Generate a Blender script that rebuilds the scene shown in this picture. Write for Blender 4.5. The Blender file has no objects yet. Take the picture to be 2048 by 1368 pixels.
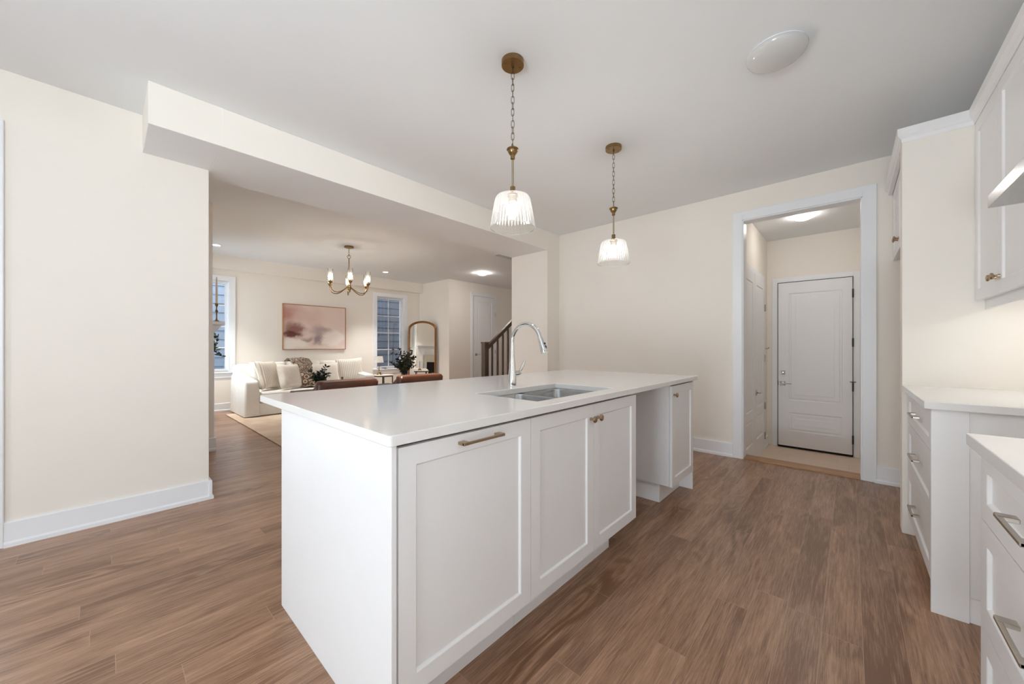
import bpy, bmesh, math, random
from mathutils import Vector, Matrix
random.seed(7)
sc = bpy.context.scene
PI = math.pi

# ------------------------------------------------------------------ camera, world, big lights, exposure
H = 2.74                                  # ceiling height
FPX, CAMZ, YAW = 741.8, 1.155, math.atan2(676, 741.8)
cd = bpy.data.cameras.new('camera'); cam = bpy.data.objects.new('camera', cd)
sc.collection.objects.link(cam)
cam.location = (0, 0, CAMZ); cam.rotation_euler = (PI/2, 0, YAW - PI/2)
cd.sensor_width = 36; cd.lens = 36*FPX/2048; cd.shift_y = 8/2048; cd.clip_start = 0.02
sc.camera = cam
w = bpy.data.worlds.new('world'); sc.world = w; w.use_nodes = True
bg = w.node_tree.nodes['Background']; bg.inputs[0].default_value = (0.76, 0.88, 1.0, 1); bg.inputs[1].default_value = 3.6

def area(name, loc, target, sx, sy, power, col):
    l = bpy.data.lights.new(name, 'AREA'); l.shape = 'RECTANGLE'; l.size = sx; l.size_y = sy
    l.energy = power; l.color = col
    o = bpy.data.objects.new(name, l); sc.collection.objects.link(o); o.location = loc
    o.rotation_euler = (Vector(target) - Vector(loc)).to_track_quat('-Z', 'Y').to_euler()
    return o
DAY = (0.88, 0.945, 1.0)
area('daylight_side', (-1.9, 4.0, 1.25), (-1.9, 0, 1.1), 2.7, 2.2, 50, DAY)          # patio door at the left
area('added_window_fill', (-1.35, -1.15, 1.65), (-1.35, 3.6, 1.5), 2.0, 1.2, 36, DAY)       # fill through an added, unseen window in the right wall
area('ceiling_fill_back', (-4.7, .25, .15), (-1.2, .5, 2.74), 2.2, 1.2, 225, DAY)         # added fill aimed at the ceiling, imitating bounce off a deck
area('ceiling_fill_sink', (-1.35, -1.6, .85), (-.6, 1.6, 2.74), 2.4, .8, 90, DAY)           # added upward fill below the added window, imitating ground bounce
area('daylight_living_far', (.12, 7.42, 1.45), (3, 7.42, 1.2), 1.05, 1.6, 24, DAY)
sc.view_settings.view_transform = 'Standard'; sc.view_settings.look = 'None'
sc.view_settings.exposure = 0.18; sc.view_settings.gamma = 1; sc.view_settings.use_curve_mapping = False
sc.cycles.use_denoising = True
sc.cycles.max_bounces = 14; sc.cycles.diffuse_bounces = 8; sc.cycles.glossy_bounces = 6
sc.cycles.transparent_max_bounces = 24; sc.cycles.transmission_bounces = 10
sc.cycles.sample_clamp_indirect = 6

# ------------------------------------------------------------------ materials
def nt(name):
    m = bpy.data.materials.new(name); m.use_nodes = True
    t = m.node_tree; b = t.nodes['Principled BSDF']
    return m, t, b
def lin(c):
    return tuple(((x/255)/12.92 if x/255 <= .04045 else ((x/255+.055)/1.055)**2.4) for x in c) + (1,)
def mat(name, rgb, rough=.5, metal=0, var=.03, scale=6, bump=0, bscale=60, spec=.5, aniso=None):
    """plain surface with a faint procedural mottling"""
    m, t, b = nt(name)
    c = lin(rgb)
    tc = t.nodes.new('ShaderNodeTexCoord'); n = t.nodes.new('ShaderNodeTexNoise'); n.inputs['Scale'].default_value = scale
    src = tc.outputs['Object']
    if aniso:
        mp = t.nodes.new('ShaderNodeMapping'); mp.inputs['Scale'].default_value = aniso
        t.links.new(src, mp.inputs[0]); src = mp.outputs[0]
    t.links.new(src, n.inputs[0])
    r = t.nodes.new('ShaderNodeValToRGB')
    r.color_ramp.elements[0].color = tuple(x*(1-var) for x in c[:3]) + (1,)
    r.color_ramp.elements[1].color = tuple(min(1, x*(1+var)) for x in c[:3]) + (1,)
    r.color_ramp.elements[0].position = .3; r.color_ramp.elements[1].position = .7
    t.links.new(n.outputs[0], r.inputs[0]); t.links.new(r.outputs[0], b.inputs['Base Color'])
    b.inputs['Roughness'].default_value = rough; b.inputs['Metallic'].default_value = metal
    b.inputs['Specular IOR Level'].default_value = spec
    if bump:
        n2 = t.nodes.new('ShaderNodeTexNoise'); n2.inputs['Scale'].default_value = bscale; n2.inputs['Detail'].default_value = 4
        t.links.new(src, n2.inputs[0])
        bp = t.nodes.new('ShaderNodeBump'); bp.inputs['Strength'].default_value = bump; bp.inputs['Distance'].default_value = .004
        t.links.new(n2.outputs[0], bp.inputs['Height']); t.links.new(bp.outputs[0], b.inputs['Normal'])
    return m
def emit(name, rgb, strength):
    m, t, b = nt(name)
    b.inputs['Base Color'].default_value = (.9, .9, .9, 1)
    b.inputs['Emission Color'].default_value = lin(rgb); b.inputs['Emission Strength'].default_value = strength
    return m
def glass(name, tint=(1, 1, 1), gloss=.12, rough=.02, fres=1.45, body=0.0):
    """clear thin glass: see-through plus fresnel sheen"""
    m, t, b = nt(name); t.nodes.remove(b)
    out = t.nodes['Material Output']
    tr = t.nodes.new('ShaderNodeBsdfTransparent'); tr.inputs[0].default_value = tint + (1,)
    gl = t.nodes.new('ShaderNodeBsdfGlossy'); gl.inputs['Roughness'].default_value = rough
    fr = t.nodes.new('ShaderNodeFresnel'); fr.inputs[0].default_value = fres
    ad = t.nodes.new('ShaderNodeMath'); ad.operation = 'MULTIPLY_ADD'; ad.inputs[1].default_value = 1; ad.inputs[2].default_value = gloss
    t.links.new(fr.outputs[0], ad.inputs[0])
    mx = t.nodes.new('ShaderNodeMixShader'); t.links.new(ad.outputs[0], mx.inputs[0])
    t.links.new(tr.outputs[0], mx.inputs[1]); t.links.new(gl.outputs[0], mx.inputs[2])
    last = mx
    if body:
        df = t.nodes.new('ShaderNodeBsdfTranslucent'); df.inputs[0].default_value = (.95, .95, .94, 1)
        m2 = t.nodes.new('ShaderNodeMixShader'); m2.inputs[0].default_value = body
        t.links.new(mx.outputs[0], m2.inputs[1]); t.links.new(df.outputs[0], m2.inputs[2]); last = m2
    t.links.new(last.outputs[0], out.inputs[0])
    return m

def plank_mat(name, width, length, dark, mid, light, gap, gaprgb, rough, offset=(0, 0), figure=1.0, axis=0):
    """floor boards running along X: per-board tone, stretched grain, cathedral figure, thin joints"""
    m, t, b = nt(name); N = t.nodes.new; L = t.links.new
    tc = N('ShaderNodeTexCoord'); mp = N('ShaderNodeMapping'); mp.inputs['Location'].default_value = (offset[0], offset[1], 0)
    if axis: mp.inputs['Rotation'].default_value = (0, 0, PI/2)
    L(tc.outputs['Object'], mp.inputs[0])
    sp = N('ShaderNodeSeparateXYZ'); L(mp.outputs[0], sp.inputs[0])
    def mth(op, a, b_=None, c_=None):
        q = N('ShaderNodeMath'); q.operation = op
        for k, x in enumerate((a, b_, c_)):
            if x is None: continue
            if isinstance(x, (int, float)): q.inputs[k].default_value = x
            else: L(x, q.inputs[k])
        return q.outputs[0]
    ry = mth('DIVIDE', sp.outputs[1], width); row = mth('FLOOR', ry); fy = mth('FRACT', ry)
    wn = N('ShaderNodeTexWhiteNoise'); wn.noise_dimensions = '1D'; L(row, wn.inputs['W'])
    rx = mth('ADD', mth('DIVIDE', sp.outputs[0], length), mth('MULTIPLY', wn.outputs['Value'], 7.0)); colm = mth('FLOOR', rx); fx = mth('FRACT', rx)
    cb = N('ShaderNodeCombineXYZ'); L(row, cb.inputs[0]); L(colm, cb.inputs[1])
    wi = N('ShaderNodeTexWhiteNoise'); wi.noise_dimensions = '2D'; L(cb.outputs[0], wi.inputs['Vector'])
    tone = wi.outputs['Value']
    ey = mth('MULTIPLY', mth('MINIMUM', fy, mth('SUBTRACT', 1.0, fy)), width); ex = mth('MULTIPLY', mth('MINIMUM', fx, mth('SUBTRACT', 1.0, fx)), length)
    joint = mth('LESS_THAN', mth('MINIMUM', ex, ey), gap)
    rnd = N('ShaderNodeMath'); rnd.operation = 'MULTIPLY'; rnd.inputs[1].default_value = 37.0
    L(tone, rnd.inputs[0])
    def noise(sx, sy, scale, detail, dist=0.0, rough_=.55):
        q = N('ShaderNodeMapping'); q.inputs['Scale'].default_value = (sx, sy, 1); L(mp.outputs[0], q.inputs[0])
        n = N('ShaderNodeTexNoise'); n.noise_dimensions = '4D'; n.inputs['Scale'].default_value = scale
        n.inputs['Detail'].default_value = detail; n.inputs['Roughness'].default_value = rough_; n.inputs['Distortion'].default_value = dist
        L(q.outputs[0], n.inputs['Vector']); L(rnd.outputs[0], n.inputs['W']); return n.outputs[0]
    fine = noise(2.2, 60, 3.2, 9, .2, .75)
    broad = noise(1.1, 9, 1.8, 4, 1.0)
    # cathedral figure: bands of a smooth height field
    fld = noise(.75, 3.6, 1.3, 2, .6, .4)
    sn = N('ShaderNodeMath'); sn.operation = 'MULTIPLY'; sn.inputs[1].default_value = 95; L(fld, sn.inputs[0])
    s2 = N('ShaderNodeMath'); s2.operation = 'SINE'; L(sn.outputs[0], s2.inputs[0])
    knot = noise(.9, 3.0, 1.1, 2, .4, .5)
    km = N('ShaderNodeMapRange'); km.inputs['From Min'].default_value = .53; km.inputs['From Max'].default_value = .68; L(knot, km.inputs[0])
    s3 = N('ShaderNodeMath'); s3.operation = 'MULTIPLY'; L(s2.outputs[0], s3.inputs[0]); L(km.outputs[0], s3.inputs[1])
    def add(a, ka, c):
        q = N('ShaderNodeMath'); q.operation = 'MULTIPLY_ADD'; q.inputs[1].default_value = ka; L(a, q.inputs[0])
        if isinstance(c, float): q.inputs[2].default_value = c
        else: L(c, q.inputs[2])
        return q.outputs[0]
    v = add(fine, 1.15, -.605)
    v = add(broad, .62, v)
    v = add(s3.outputs[0], .14*figure, v)
    v = add(km.outputs[0], -.09*figure, v)
    v = add(tone, .13, v)
    rp = N('ShaderNodeValToRGB'); e = rp.color_ramp.elements
    e[0].position = .18; e[0].color = lin(dark); e[1].position = .82; e[1].color = lin(light)
    k = e.new(.5); k.color = lin(mid)
    L(v, rp.inputs[0])
    mx = N('ShaderNodeMixRGB'); L(joint, mx.inputs[0]); L(rp.outputs[0], mx.inputs[1]); mx.inputs[2].default_value = lin(gaprgb)
    L(mx.outputs[0], b.inputs['Base Color'])
    b.inputs['Roughness'].default_value = rough
    bp = N('ShaderNodeBump'); bp.inputs['Strength'].default_value = .12; bp.inputs['Distance'].default_value = .002
    h = add(joint, -1.5, fine); L(h, bp.inputs['Height']); L(bp.outputs[0], b.inputs['Normal'])
    return m

M = {}
M['wall'] = mat('cream_paint', (241, 236, 228), .75, var=.008, scale=3, bump=.03, bscale=180, spec=.25)
M['ceil'] = mat('ceiling_white', (236, 239, 241), .85, var=.006, scale=2, spec=.15)
M['trim'] = mat('trim_white', (240, 243, 247), .35, var=.006)
M['cab'] = mat('cabinet_white', (240, 240, 241), .38, var=.006)
M['quartz'] = mat('quartz_white', (238, 237, 236), .10, var=.012, scale=2.2, spec=.5)
M['door'] = mat('door_white', (238, 239, 242), .4, var=.006)
M['brass'] = mat('aged_brass', (150, 124, 86), .28, 1, var=.08, scale=30)
M['chainbrass'] = mat('dark_chain_brass', (112, 92, 66), .35, 1, var=.1, scale=30)
M['rodmetal'] = mat('pale_brushed_brass', (182, 170, 146), .3, 1, var=.05, scale=30)
M['champ'] = mat('champagne_bronze', (176, 154, 126), .26, 1, var=.06, scale=40)
M['nickel'] = mat('satin_nickel', (188, 182, 172), .25, 1, var=.04, scale=40)
M['chrome'] = mat('chrome', (226, 226, 224), .06, 1, var=.01)
M['steel'] = mat('brushed_steel', (182, 183, 184), .27, 1, var=.08, scale=12, aniso=(2, 60, 60))
M['black'] = mat('black_metal', (22, 21, 20), .4, 0, var=.1)
M['dark_gap'] = mat('rubber_and_gap_shade', (14, 13, 12), .8, 0, var=.1)  # also stands in for the shade in the door gaps
M['floor'] = plank_mat('walnut_planks', .122, 1.22, (124, 89, 65), (180, 142, 114), (213, 180, 153), .0008, (180, 148, 122), .30, (.31, -.085))
M['mudtile'] = plank_mat('pale_tile_boards', .30, .6, (222, 198, 176), (232, 211, 190), (240, 224, 208), .002, (210, 188, 166), .35, (0, 0), 0.0, 1)
M['oak'] = plank_mat('oak_nosing', .5, 4, (150, 106, 66), (182, 138, 96), (200, 160, 118), .0001, (180, 140, 100), .4, (0, .2), .3, 1)
M['stairwood'] = plank_mat('stair_wood', .5, 4, (58, 43, 32), (88, 69, 54), (120, 98, 80), .0001, (80, 62, 46), .4, (0, .1), .3)
M['cotton'] = mat('slipcover_cotton', (236, 233, 228), .95, var=.03, scale=8, bump=.25, bscale=240, spec=.1)
M['linen'] = mat('ivory_linen', (236, 229, 219), .95, var=.04, scale=20, bump=.3, bscale=300, spec=.1)
M['leather'] = mat('tan_leather', (72, 36, 16), .34, var=.16, scale=9, bump=.15, bscale=150)
M['darkwood'] = mat('espresso_wood', (44, 30, 23), .35, var=.2, scale=14)
M['frame_wood'] = mat('walnut_frame', (172, 124, 88), .4, var=.15, scale=20)
M['gilt'] = mat('antique_gilt', (140, 92, 48), .35, .6, var=.2, scale=25)
M['mirror'] = mat('mirror_silver', (235, 235, 233), .015, 1, var=.0)
M['pane'] = glass('window_glass', (.97, .98, .98), .02)
M['shade_glass'] = glass('ribbed_clear_glass', (.995, .995, .99), .02, .06, 1.3, .035)
M['tube_glass'] = glass('chandelier_glass', (1, .995, .985), .03, .04, 1.3, .03)
M['vase_glass'] = glass('vase_glass', (.9, .93, .92), .05)
M['frost'] = mat('frosted_white_glass', (208, 208, 206), .12, var=.005)
M['lit_frost'] = emit('lit_frosted_glass', (255, 248, 242), 38)
M['lit_hall'] = emit('lit_hall_glass', (255, 247, 240), 100)
M['bulb'] = emit('lit_bulb', (255, 252, 247), 200)
M['candle_bulb'] = emit('lit_candle_bulb', (255, 240, 220), 90)
M['recess'] = emit('lit_recessed', (255, 249, 243), 60)
M['recess_added'] = emit('lit_recessed_added', (255, 250, 246), 60)  # lens of the added spot hidden behind the beam
M['strip'] = emit('lit_strip', (255, 252, 248), 13)
M['lampshade'] = mat('linen_lampshade', (244, 240, 232), .9, var=.02)
M['wax'] = mat('ivory_wax', (236, 226, 206), .6, var=.02)
M['leaf'] = mat('dark_leaf', (34, 46, 30), .5, var=.35, scale=18)
M['leaf2'] = mat('eucalyptus_leaf', (44, 50, 34), .55, var=.35, scale=18)
M['leaf3'] = mat('blue_green_leaf', (28, 50, 48), .5, var=.3, scale=18)
M['twig'] = mat('brown_twig', (78, 58, 40), .8, var=.2, scale=18)
M['petal'] = mat('white_petal', (236, 230, 220), .8, var=.05)
M['marble'] = mat('pale_stone', (226, 219, 208), .3, var=.06, scale=5)
M['ceramic'] = mat('grey_ceramic', (112, 104, 98), .4, var=.1)
M['pot'] = mat('stone_pot', (205, 200, 192), .7, var=.06)
M['mesh_filter'] = mat('grease_filter', (150, 151, 152), .35, .8, var=.1, scale=80)

def stripes(name, base, line, freq, axis='X'):
    m, t, b = nt(name); N = t.nodes.new; L = t.links.new
    tc = N('ShaderNodeTexCoord'); wv = N('ShaderNodeTexWave'); wv.wave_type = 'BANDS'; wv.bands_direction = axis
    wv.inputs['Scale'].default_value = freq; wv.inputs['Distortion'].default_value = .4; wv.inputs['Detail'].default_value = 2
    L(tc.outputs['Object'], wv.inputs[0])
    r = N('ShaderNodeValToRGB'); r.color_ramp.elements[0].position = .08; r.color_ramp.elements[0].color = lin(line)
    r.color_ramp.elements[1].position = .3; r.color_ramp.elements[1].color = lin(base); L(wv.outputs[1], r.inputs[0])
    L(r.outputs[0], b.inputs['Base Color']); b.inputs['Roughness'].default_value = .95
    return m
M['stripe'] = stripes('striped_linen', (238, 232, 222), (196, 184, 168), 9)
def paisley(name):
    m, t, b = nt(name); N = t.nodes.new; L = t.links.new
    tc = N('ShaderNodeTexCoord'); v = N('ShaderNodeTexVoronoi'); v.inputs['Scale'].default_value = 20; L(tc.outputs['Object'], v.inputs[0])
    s = N('ShaderNodeMath'); s.operation = 'MULTIPLY'; s.inputs[1].default_value = 22; L(v.outputs['Distance'], s.inputs[0])
    q = N('ShaderNodeMath'); q.operation = 'SINE'; L(s.outputs[0], q.inputs[0])
    n = N('ShaderNodeTexNoise'); n.inputs['Scale'].default_value = 26; L(tc.outputs['Object'], n.inputs[0])
    a = N('ShaderNodeMath'); a.operation = 'MULTIPLY_ADD'; a.inputs[1].default_value = .35; L(q.outputs[0], a.inputs[0]); L(n.outputs[0], a.inputs[2])
    r = N('ShaderNodeValToRGB'); e = r.color_ramp.elements
    e[0].position = .3; e[0].color = lin((92, 72, 58)); e[1].position = .72; e[1].color = lin((206, 192, 176)); k = e.new(.5); k.color = lin((134, 112, 96))
    L(a.outputs[0], r.inputs[0]); L(r.outputs[0], b.inputs['Base Color']); b.inputs['Roughness'].default_value = .95
    return m
M['paisley'] = paisley('brown_paisley_weave')
def medallion(name):
    m, t, b = nt(name); N = t.nodes.new; L = t.links.new
    tc = N('ShaderNodeTexCoord'); v = N('ShaderNodeTexVoronoi'); v.inputs['Scale'].default_value = 11; L(tc.outputs['Object'], v.inputs[0])
    s_ = N('ShaderNodeMath'); s_.operation = 'MULTIPLY'; s_.inputs[1].default_value = 16; L(v.outputs['Distance'], s_.inputs[0])
    q = N('ShaderNodeMath'); q.operation = 'COSINE'; L(s_.outputs[0], q.inputs[0])
    r = N('ShaderNodeValToRGB'); e = r.color_ramp.elements
    e[0].position = .2; e[0].color = lin((112, 90, 74)); e[1].position = .75; e[1].color = lin((206, 190, 172))
    L(q.outputs[0], r.inputs[0]); L(r.outputs[0], b.inputs['Base Color']); b.inputs['Roughness'].default_value = .95
    return m
M['medallion'] = medallion('brown_medallion_weave')
def rug_mat():
    m, t, b = nt('faded_rug'); N = t.nodes.new; L = t.links.new
    tc = N('ShaderNodeTexCoord'); n = N('ShaderNodeTexNoise'); n.inputs['Scale'].default_value = 2.2; n.inputs['Detail'].default_value = 7; n.inputs['Distortion'].default_value = 1.2
    L(tc.outputs['Object'], n.inputs[0])
    r = N('ShaderNodeValToRGB'); e = r.color_ramp.elements
    e[0].position = .3; e[0].color = lin((196, 172, 150)); e[1].position = .7; e[1].color = lin((222, 205, 184)); L(n.outputs[0], r.inputs[0])
    L(r.outputs[0], b.inputs['Base Color']); b.inputs['Roughness'].default_value = .97; b.inputs['Specular IOR Level'].default_value = .1
    return m
M['rug'] = rug_mat()
def art_mat():
    """abstract cloud painting; object coordinates run 0..1 across (x) and up (z)"""
    m, t, b = nt('abstract_clouds'); N = t.nodes.new; L = t.links.new
    tc = N('ShaderNodeTexCoord')
    n = N('ShaderNodeTexNoise'); n.inputs['Scale'].default_value = 3.4; n.inputs['Detail'].default_value = 7; n.inputs['Roughness'].default_value = .6
    L(tc.outputs['Object'], n.inputs[0])
    sb = N('ShaderNodeVectorMath'); sb.operation = 'SUBTRACT'; sb.inputs[1].default_value = (.5, .5, .5); L(n.outputs['Color'], sb.inputs[0])
    sl = N('ShaderNodeVectorMath'); sl.operation = 'MULTIPLY_ADD'; sl.inputs[1].default_value = (.34, 0, .34)
    L(sb.outputs[0], sl.inputs[0]); L(tc.outputs['Object'], sl.inputs[2])
    def blob(cx, cz, rx, rz, soft):
        mp = N('ShaderNodeMapping'); mp.inputs['Location'].default_value = (-cx/rx, 0, -cz/rz); mp.inputs['Scale'].default_value = (1/rx, 0, 1/rz)
        L(sl.outputs[0], mp.inputs[0])
        ln = N('ShaderNodeVectorMath'); ln.operation = 'LENGTH'; L(mp.outputs[0], ln.inputs[0])
        mr = N('ShaderNodeMapRange'); mr.inputs['From Min'].default_value = 1; mr.inputs['From Max'].default_value = 1 - soft; mr.interpolation_type = 'SMOOTHSTEP'
        L(ln.outputs['Value'], mr.inputs[0]); return mr.outputs[0]
    col = None
    for (cx, cz, rx, rz, soft, rgb, k) in [
        (.85, .95, 1.1, .75, 1.0, (226, 204, 192), .7), (.04, .80, .40, .40, .95, (178, 122, 106), .85),
        (.42, .74, .36, .30, .9, (212, 180, 168), .7), (.14, .44, .24, .22, .7, (128, 74, 62), .9), (.12, .34, .22, .10, .6, (98, 42, 30), .9),
        (.50, .42, .20, .24, .9, (178, 156, 154), .9), (.62, .42, .16, .12, .9, (170, 150, 148), .7), (.55, .22, .11, .18, .8, (142, 124, 130), .85), (.36, .24, .16, .07, .8, (150, 122, 118), .7),
        (.82, .24, .24, .25, .5, (243, 233, 224), .95), (.14, .08, .34, .19, .45, (243, 235, 226), .97), (.56, -.06, .7, .17, .6, (236, 220, 210), .9)]:
        bl = blob(cx, cz, rx, rz, soft)
        q = N('ShaderNodeMath'); q.operation = 'MULTIPLY'; q.inputs[1].default_value = k; L(bl, q.inputs[0])
        mx = N('ShaderNodeMixRGB'); L(q.outputs[0], mx.inputs[0])
        if col is None: mx.inputs[1].default_value = lin((230, 210, 200))
        else: L(col, mx.inputs[1])
        mx.inputs[2].default_value = lin(rgb); col = mx.outputs[0]
    L(col, b.inputs['Base Color']); b.inputs['Roughness'].default_value = .7
    return m
M['art'] = art_mat()
M['siding'] = mat('blue_grey_siding_lit', (112, 122, 136), .7, var=.04, scale=3)  # neighbour siding, lighter colour for the part that reads as lit
M['siding_shaded'] = mat('blue_grey_siding_shaded', (70, 73, 82), .7, var=.04, scale=3)  # same siding, darkened in colour to stand for shade

# ------------------------------------------------------------------ mesh builder
class MB:
    def __init__(s): s.v = []; s.f = []; s.sm = []
    def add(s, vs, fs, smooth=False):
        o = len(s.v); s.v += [tuple(p) for p in vs]
        for f in fs: s.f.append([i+o for i in f]); s.sm.append(smooth)
        return s
    def box(s, x0, x1, y0, y1, z0, z1):
        x0, x1 = min(x0, x1), max(x0, x1); y0, y1 = min(y0, y1), max(y0, y1); z0, z1 = min(z0, z1), max(z0, z1)
        return s.add([(x0,y0,z0),(x1,y0,z0),(x1,y1,z0),(x0,y1,z0),(x0,y0,z1),(x1,y0,z1),(x1,y1,z1),(x0,y1,z1)],
                     [(0,3,2,1),(4,5,6,7),(0,1,5,4),(1,2,6,5),(2,3,7,6),(3,0,4,7)])
    def lathe(s, c, prof, n=32, axis='Z', caps=True, smooth=True):
        vs = []; fs = []
        for (r, h) in prof:
            for i in range(n):
                a = 2*PI*i/n; p = (r*math.cos(a), r*math.sin(a), h)
                if axis == 'X': p = (p[2], p[0], p[1])
                if axis == 'Y': p = (p[1], p[2], p[0])
                vs.append((c[0]+p[0], c[1]+p[1], c[2]+p[2]))
        m = len(prof)
        for j in range(m-1):
            for i in range(n):
                k = (i+1) % n; fs.append((j*n+i, j*n+k, (j+1)*n+k, (j+1)*n+i))
        if caps:
            if prof[0][0] > 1e-6: fs.append(tuple(reversed(range(n))))
            if prof[-1][0] > 1e-6: fs.append(tuple(range((m-1)*n, m*n)))
        return s.add(vs, fs, smooth)
    def tube(s, pts, r, n=10, closed=False, caps=True):
        pts = [Vector(p) for p in pts]; m = len(pts)
        rs = r if isinstance(r, (list, tuple)) else [r]*m
        vs = []; fs = []; prev = None
        for i, p in enumerate(pts):
            if closed: tg = pts[(i+1) % m] - pts[i-1]
            else: tg = pts[min(i+1, m-1)] - pts[max(i-1, 0)]
            tg.normalize()
            if prev is None:
                up = Vector((0, 0, 1)) if abs(tg.z) < .9 else Vector((1, 0, 0))
                u = tg.cross(up).normalized()
            else:
                u = (prev - tg*prev.dot(tg)).normalized()
            prev = u; q = tg.cross(u)
            for k in range(n):
                a = 2*PI*k/n; vs.append(p + (u*math.cos(a) + q*math.sin(a))*rs[i])
        for i in range(m if closed else m-1):
            j = (i+1) % m
            for k in range(n):
                l = (k+1) % n; fs.append((i*n+k, i*n+l, j*n+l, j*n+k))
        if not closed and caps: fs.append(tuple(reversed(range(n)))); fs.append(tuple(range((m-1)*n, m*n)))
        return s.add(vs, fs, True)
    def bar(s, p0, p1, w, h, up=(0, 0, 1)):
        """square-section bar from p0 to p1"""
        p0, p1 = Vector(p0), Vector(p1); d = (p1-p0).normalized(); up = Vector(up)
        u = d.cross(up).normalized()*w/2; q = u.cross(d).normalized()*h/2
        vs = [p0-u-q, p0+u-q, p0+u+q, p0-u+q, p1-u-q, p1+u-q, p1+u+q, p1-u+q]
        return s.add(vs, [(0,1,2,3),(7,6,5,4),(0,4,5,1),(1,5,6,2),(2,6,7,3),(3,7,4,0)])
    def loft(s, rings, caps=True, smooth=True):
        n = len(rings[0]); vs = [p for r in rings for p in r]; fs = []
        for j in range(len(rings)-1):
            for i in range(n):
                k = (i+1) % n; fs.append((j*n+i, j*n+k, (j+1)*n+k, (j+1)*n+i))
        if caps: fs.append(tuple(reversed(range(n)))); fs.append(tuple(range((len(rings)-1)*n, len(rings)*n)))
        return s.add(vs, fs, smooth)
    def sphere(s, c, r, n=16, m=10, sc_=(1, 1, 1)):
        prof = [(max(1e-7, math.sin(PI*j/m)), -math.cos(PI*j/m)) for j in range(m+1)]
        o = len(s.v); s.lathe((0, 0, 0), prof, n, caps=False)
        for i in range(o, len(s.v)):
            p = s.v[i]; s.v[i] = (c[0]+p[0]*r*sc_[0], c[1]+p[1]*r*sc_[1], c[2]+p[2]*r*sc_[2])
        return s
    def face_panel(s, O, U, N, w, h, t, cells, prof):
        """door or drawer front: slab w x h x t on plane O (U along, Z up, N outward);
        cells = [(u0,u1,v0,v1)] sunk or raised panels, prof = [(inset, depth)]"""
        O, U, N = Vector(O), Vector(U), Vector(N); Z = Vector((0, 0, 1))
        P = lambda u, v, d: O + U*u + Z*v + N*d
        us = sorted({0, w} | {c[0] for c in cells} | {c[1] for c in cells}); vs_ = sorted({0, h} | {c[2] for c in cells} | {c[3] for c in cells})
        flip = U.cross(Z).dot(N) < 0
        def q(a, b, c, d):
            f = [0, 1, 2, 3]
            s.add([a, b, c, d], [f[::-1] if flip else f])
        for i in range(len(us)-1):
            for j in range(len(vs_)-1):
                a, b, c, d = us[i], us[i+1], vs_[j], vs_[j+1]
                if any(k[0] <= a+1e-6 and k[1] >= b-1e-6 and k[2] <= c+1e-6 and k[3] >= d-1e-6 for k in cells): continue
                q(P(a, c, t), P(b, c, t), P(b, d, t), P(a, d, t))
        for (a, b, c, d) in cells:
            pr = [(0, 0)] + prof
            R = [[P(a+i, c+i, t+e), P(b-i, c+i, t+e), P(b-i, d-i, t+e), P(a+i, d-i, t+e)] for i, e in pr]
            for k in range(len(R)-1):
                for l in range(4):
                    n_ = (l+1) % 4; q(R[k][l], R[k][n_], R[k+1][n_], R[k+1][l])
            q(*R[-1])
        q(P(0, 0, 0), P(0, h, 0), P(w, h, 0), P(w, 0, 0))
        q(P(0, 0, 0), P(w, 0, 0), P(w, 0, t), P(0, 0, t)); q(P(0, h, t), P(w, h, t), P(w, h, 0), P(0, h, 0))
        q(P(0, 0, 0), P(0, 0, t), P(0, h, t), P(0, h, 0)); q(P(w, 0, t), P(w, 0, 0), P(w, h, 0), P(w, h, t))
        return s
    def build(s, name, m, parent=None, bevel=0, seg=2, smooth=None, corner=0):
        me = bpy.data.meshes.new(name)
        off = Vector((0, 0, 0))
        if parent is not None:
            off = parent['_o'] if '_o' in parent else (0, 0, 0); off = Vector(off)
        me.from_pydata([tuple(Vector(p)-off) for p in s.v], [], s.f)
        for p, k in zip(me.polygons, s.sm): p.use_smooth = k if smooth is None else smooth
        me.update()
        bm = bmesh.new(); bm.from_mesh(me)
        bmesh.ops.remove_doubles(bm, verts=bm.verts, dist=1e-5)
        bmesh.ops.recalc_face_normals(bm, faces=bm.faces)
        if corner:
            bb = [f(v.co[i] for v in bm.verts) for i in (0, 1) for f in (min, max)]
            ed = [e for e in bm.edges if abs(e.verts[0].co.x-e.verts[1].co.x) < 1e-5 and abs(e.verts[0].co.y-e.verts[1].co.y) < 1e-5
                  and min(abs(e.verts[0].co.x-bb[0]), abs(e.verts[0].co.x-bb[1])) < 1e-4 and min(abs(e.verts[0].co.y-bb[2]), abs(e.verts[0].co.y-bb[3])) < 1e-4]
            bmesh.ops.bevel(bm, geom=ed, offset=corner, offset_type='OFFSET', segments=5, profile=.5, affect='EDGES')
        if bevel:
            ed = [e for e in bm.edges if len(e.link_faces) == 2 and e.calc_face_angle(0) > .5]
            bmesh.ops.bevel(bm, geom=ed, offset=bevel, offset_type='OFFSET', segments=seg, profile=.5, affect='EDGES', clamp_overlap=True)
        for e in bm.edges:
            if len(e.link_faces) == 2 and e.calc_face_angle(0) > .7: e.smooth = False
        bm.to_mesh(me); bm.free()
        me.materials.append(m)
        o = bpy.data.objects.new(name, me); sc.collection.objects.link(o)
        if parent is not None:
            o.parent = parent; o['_o'] = tuple(off)
        return o

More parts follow.
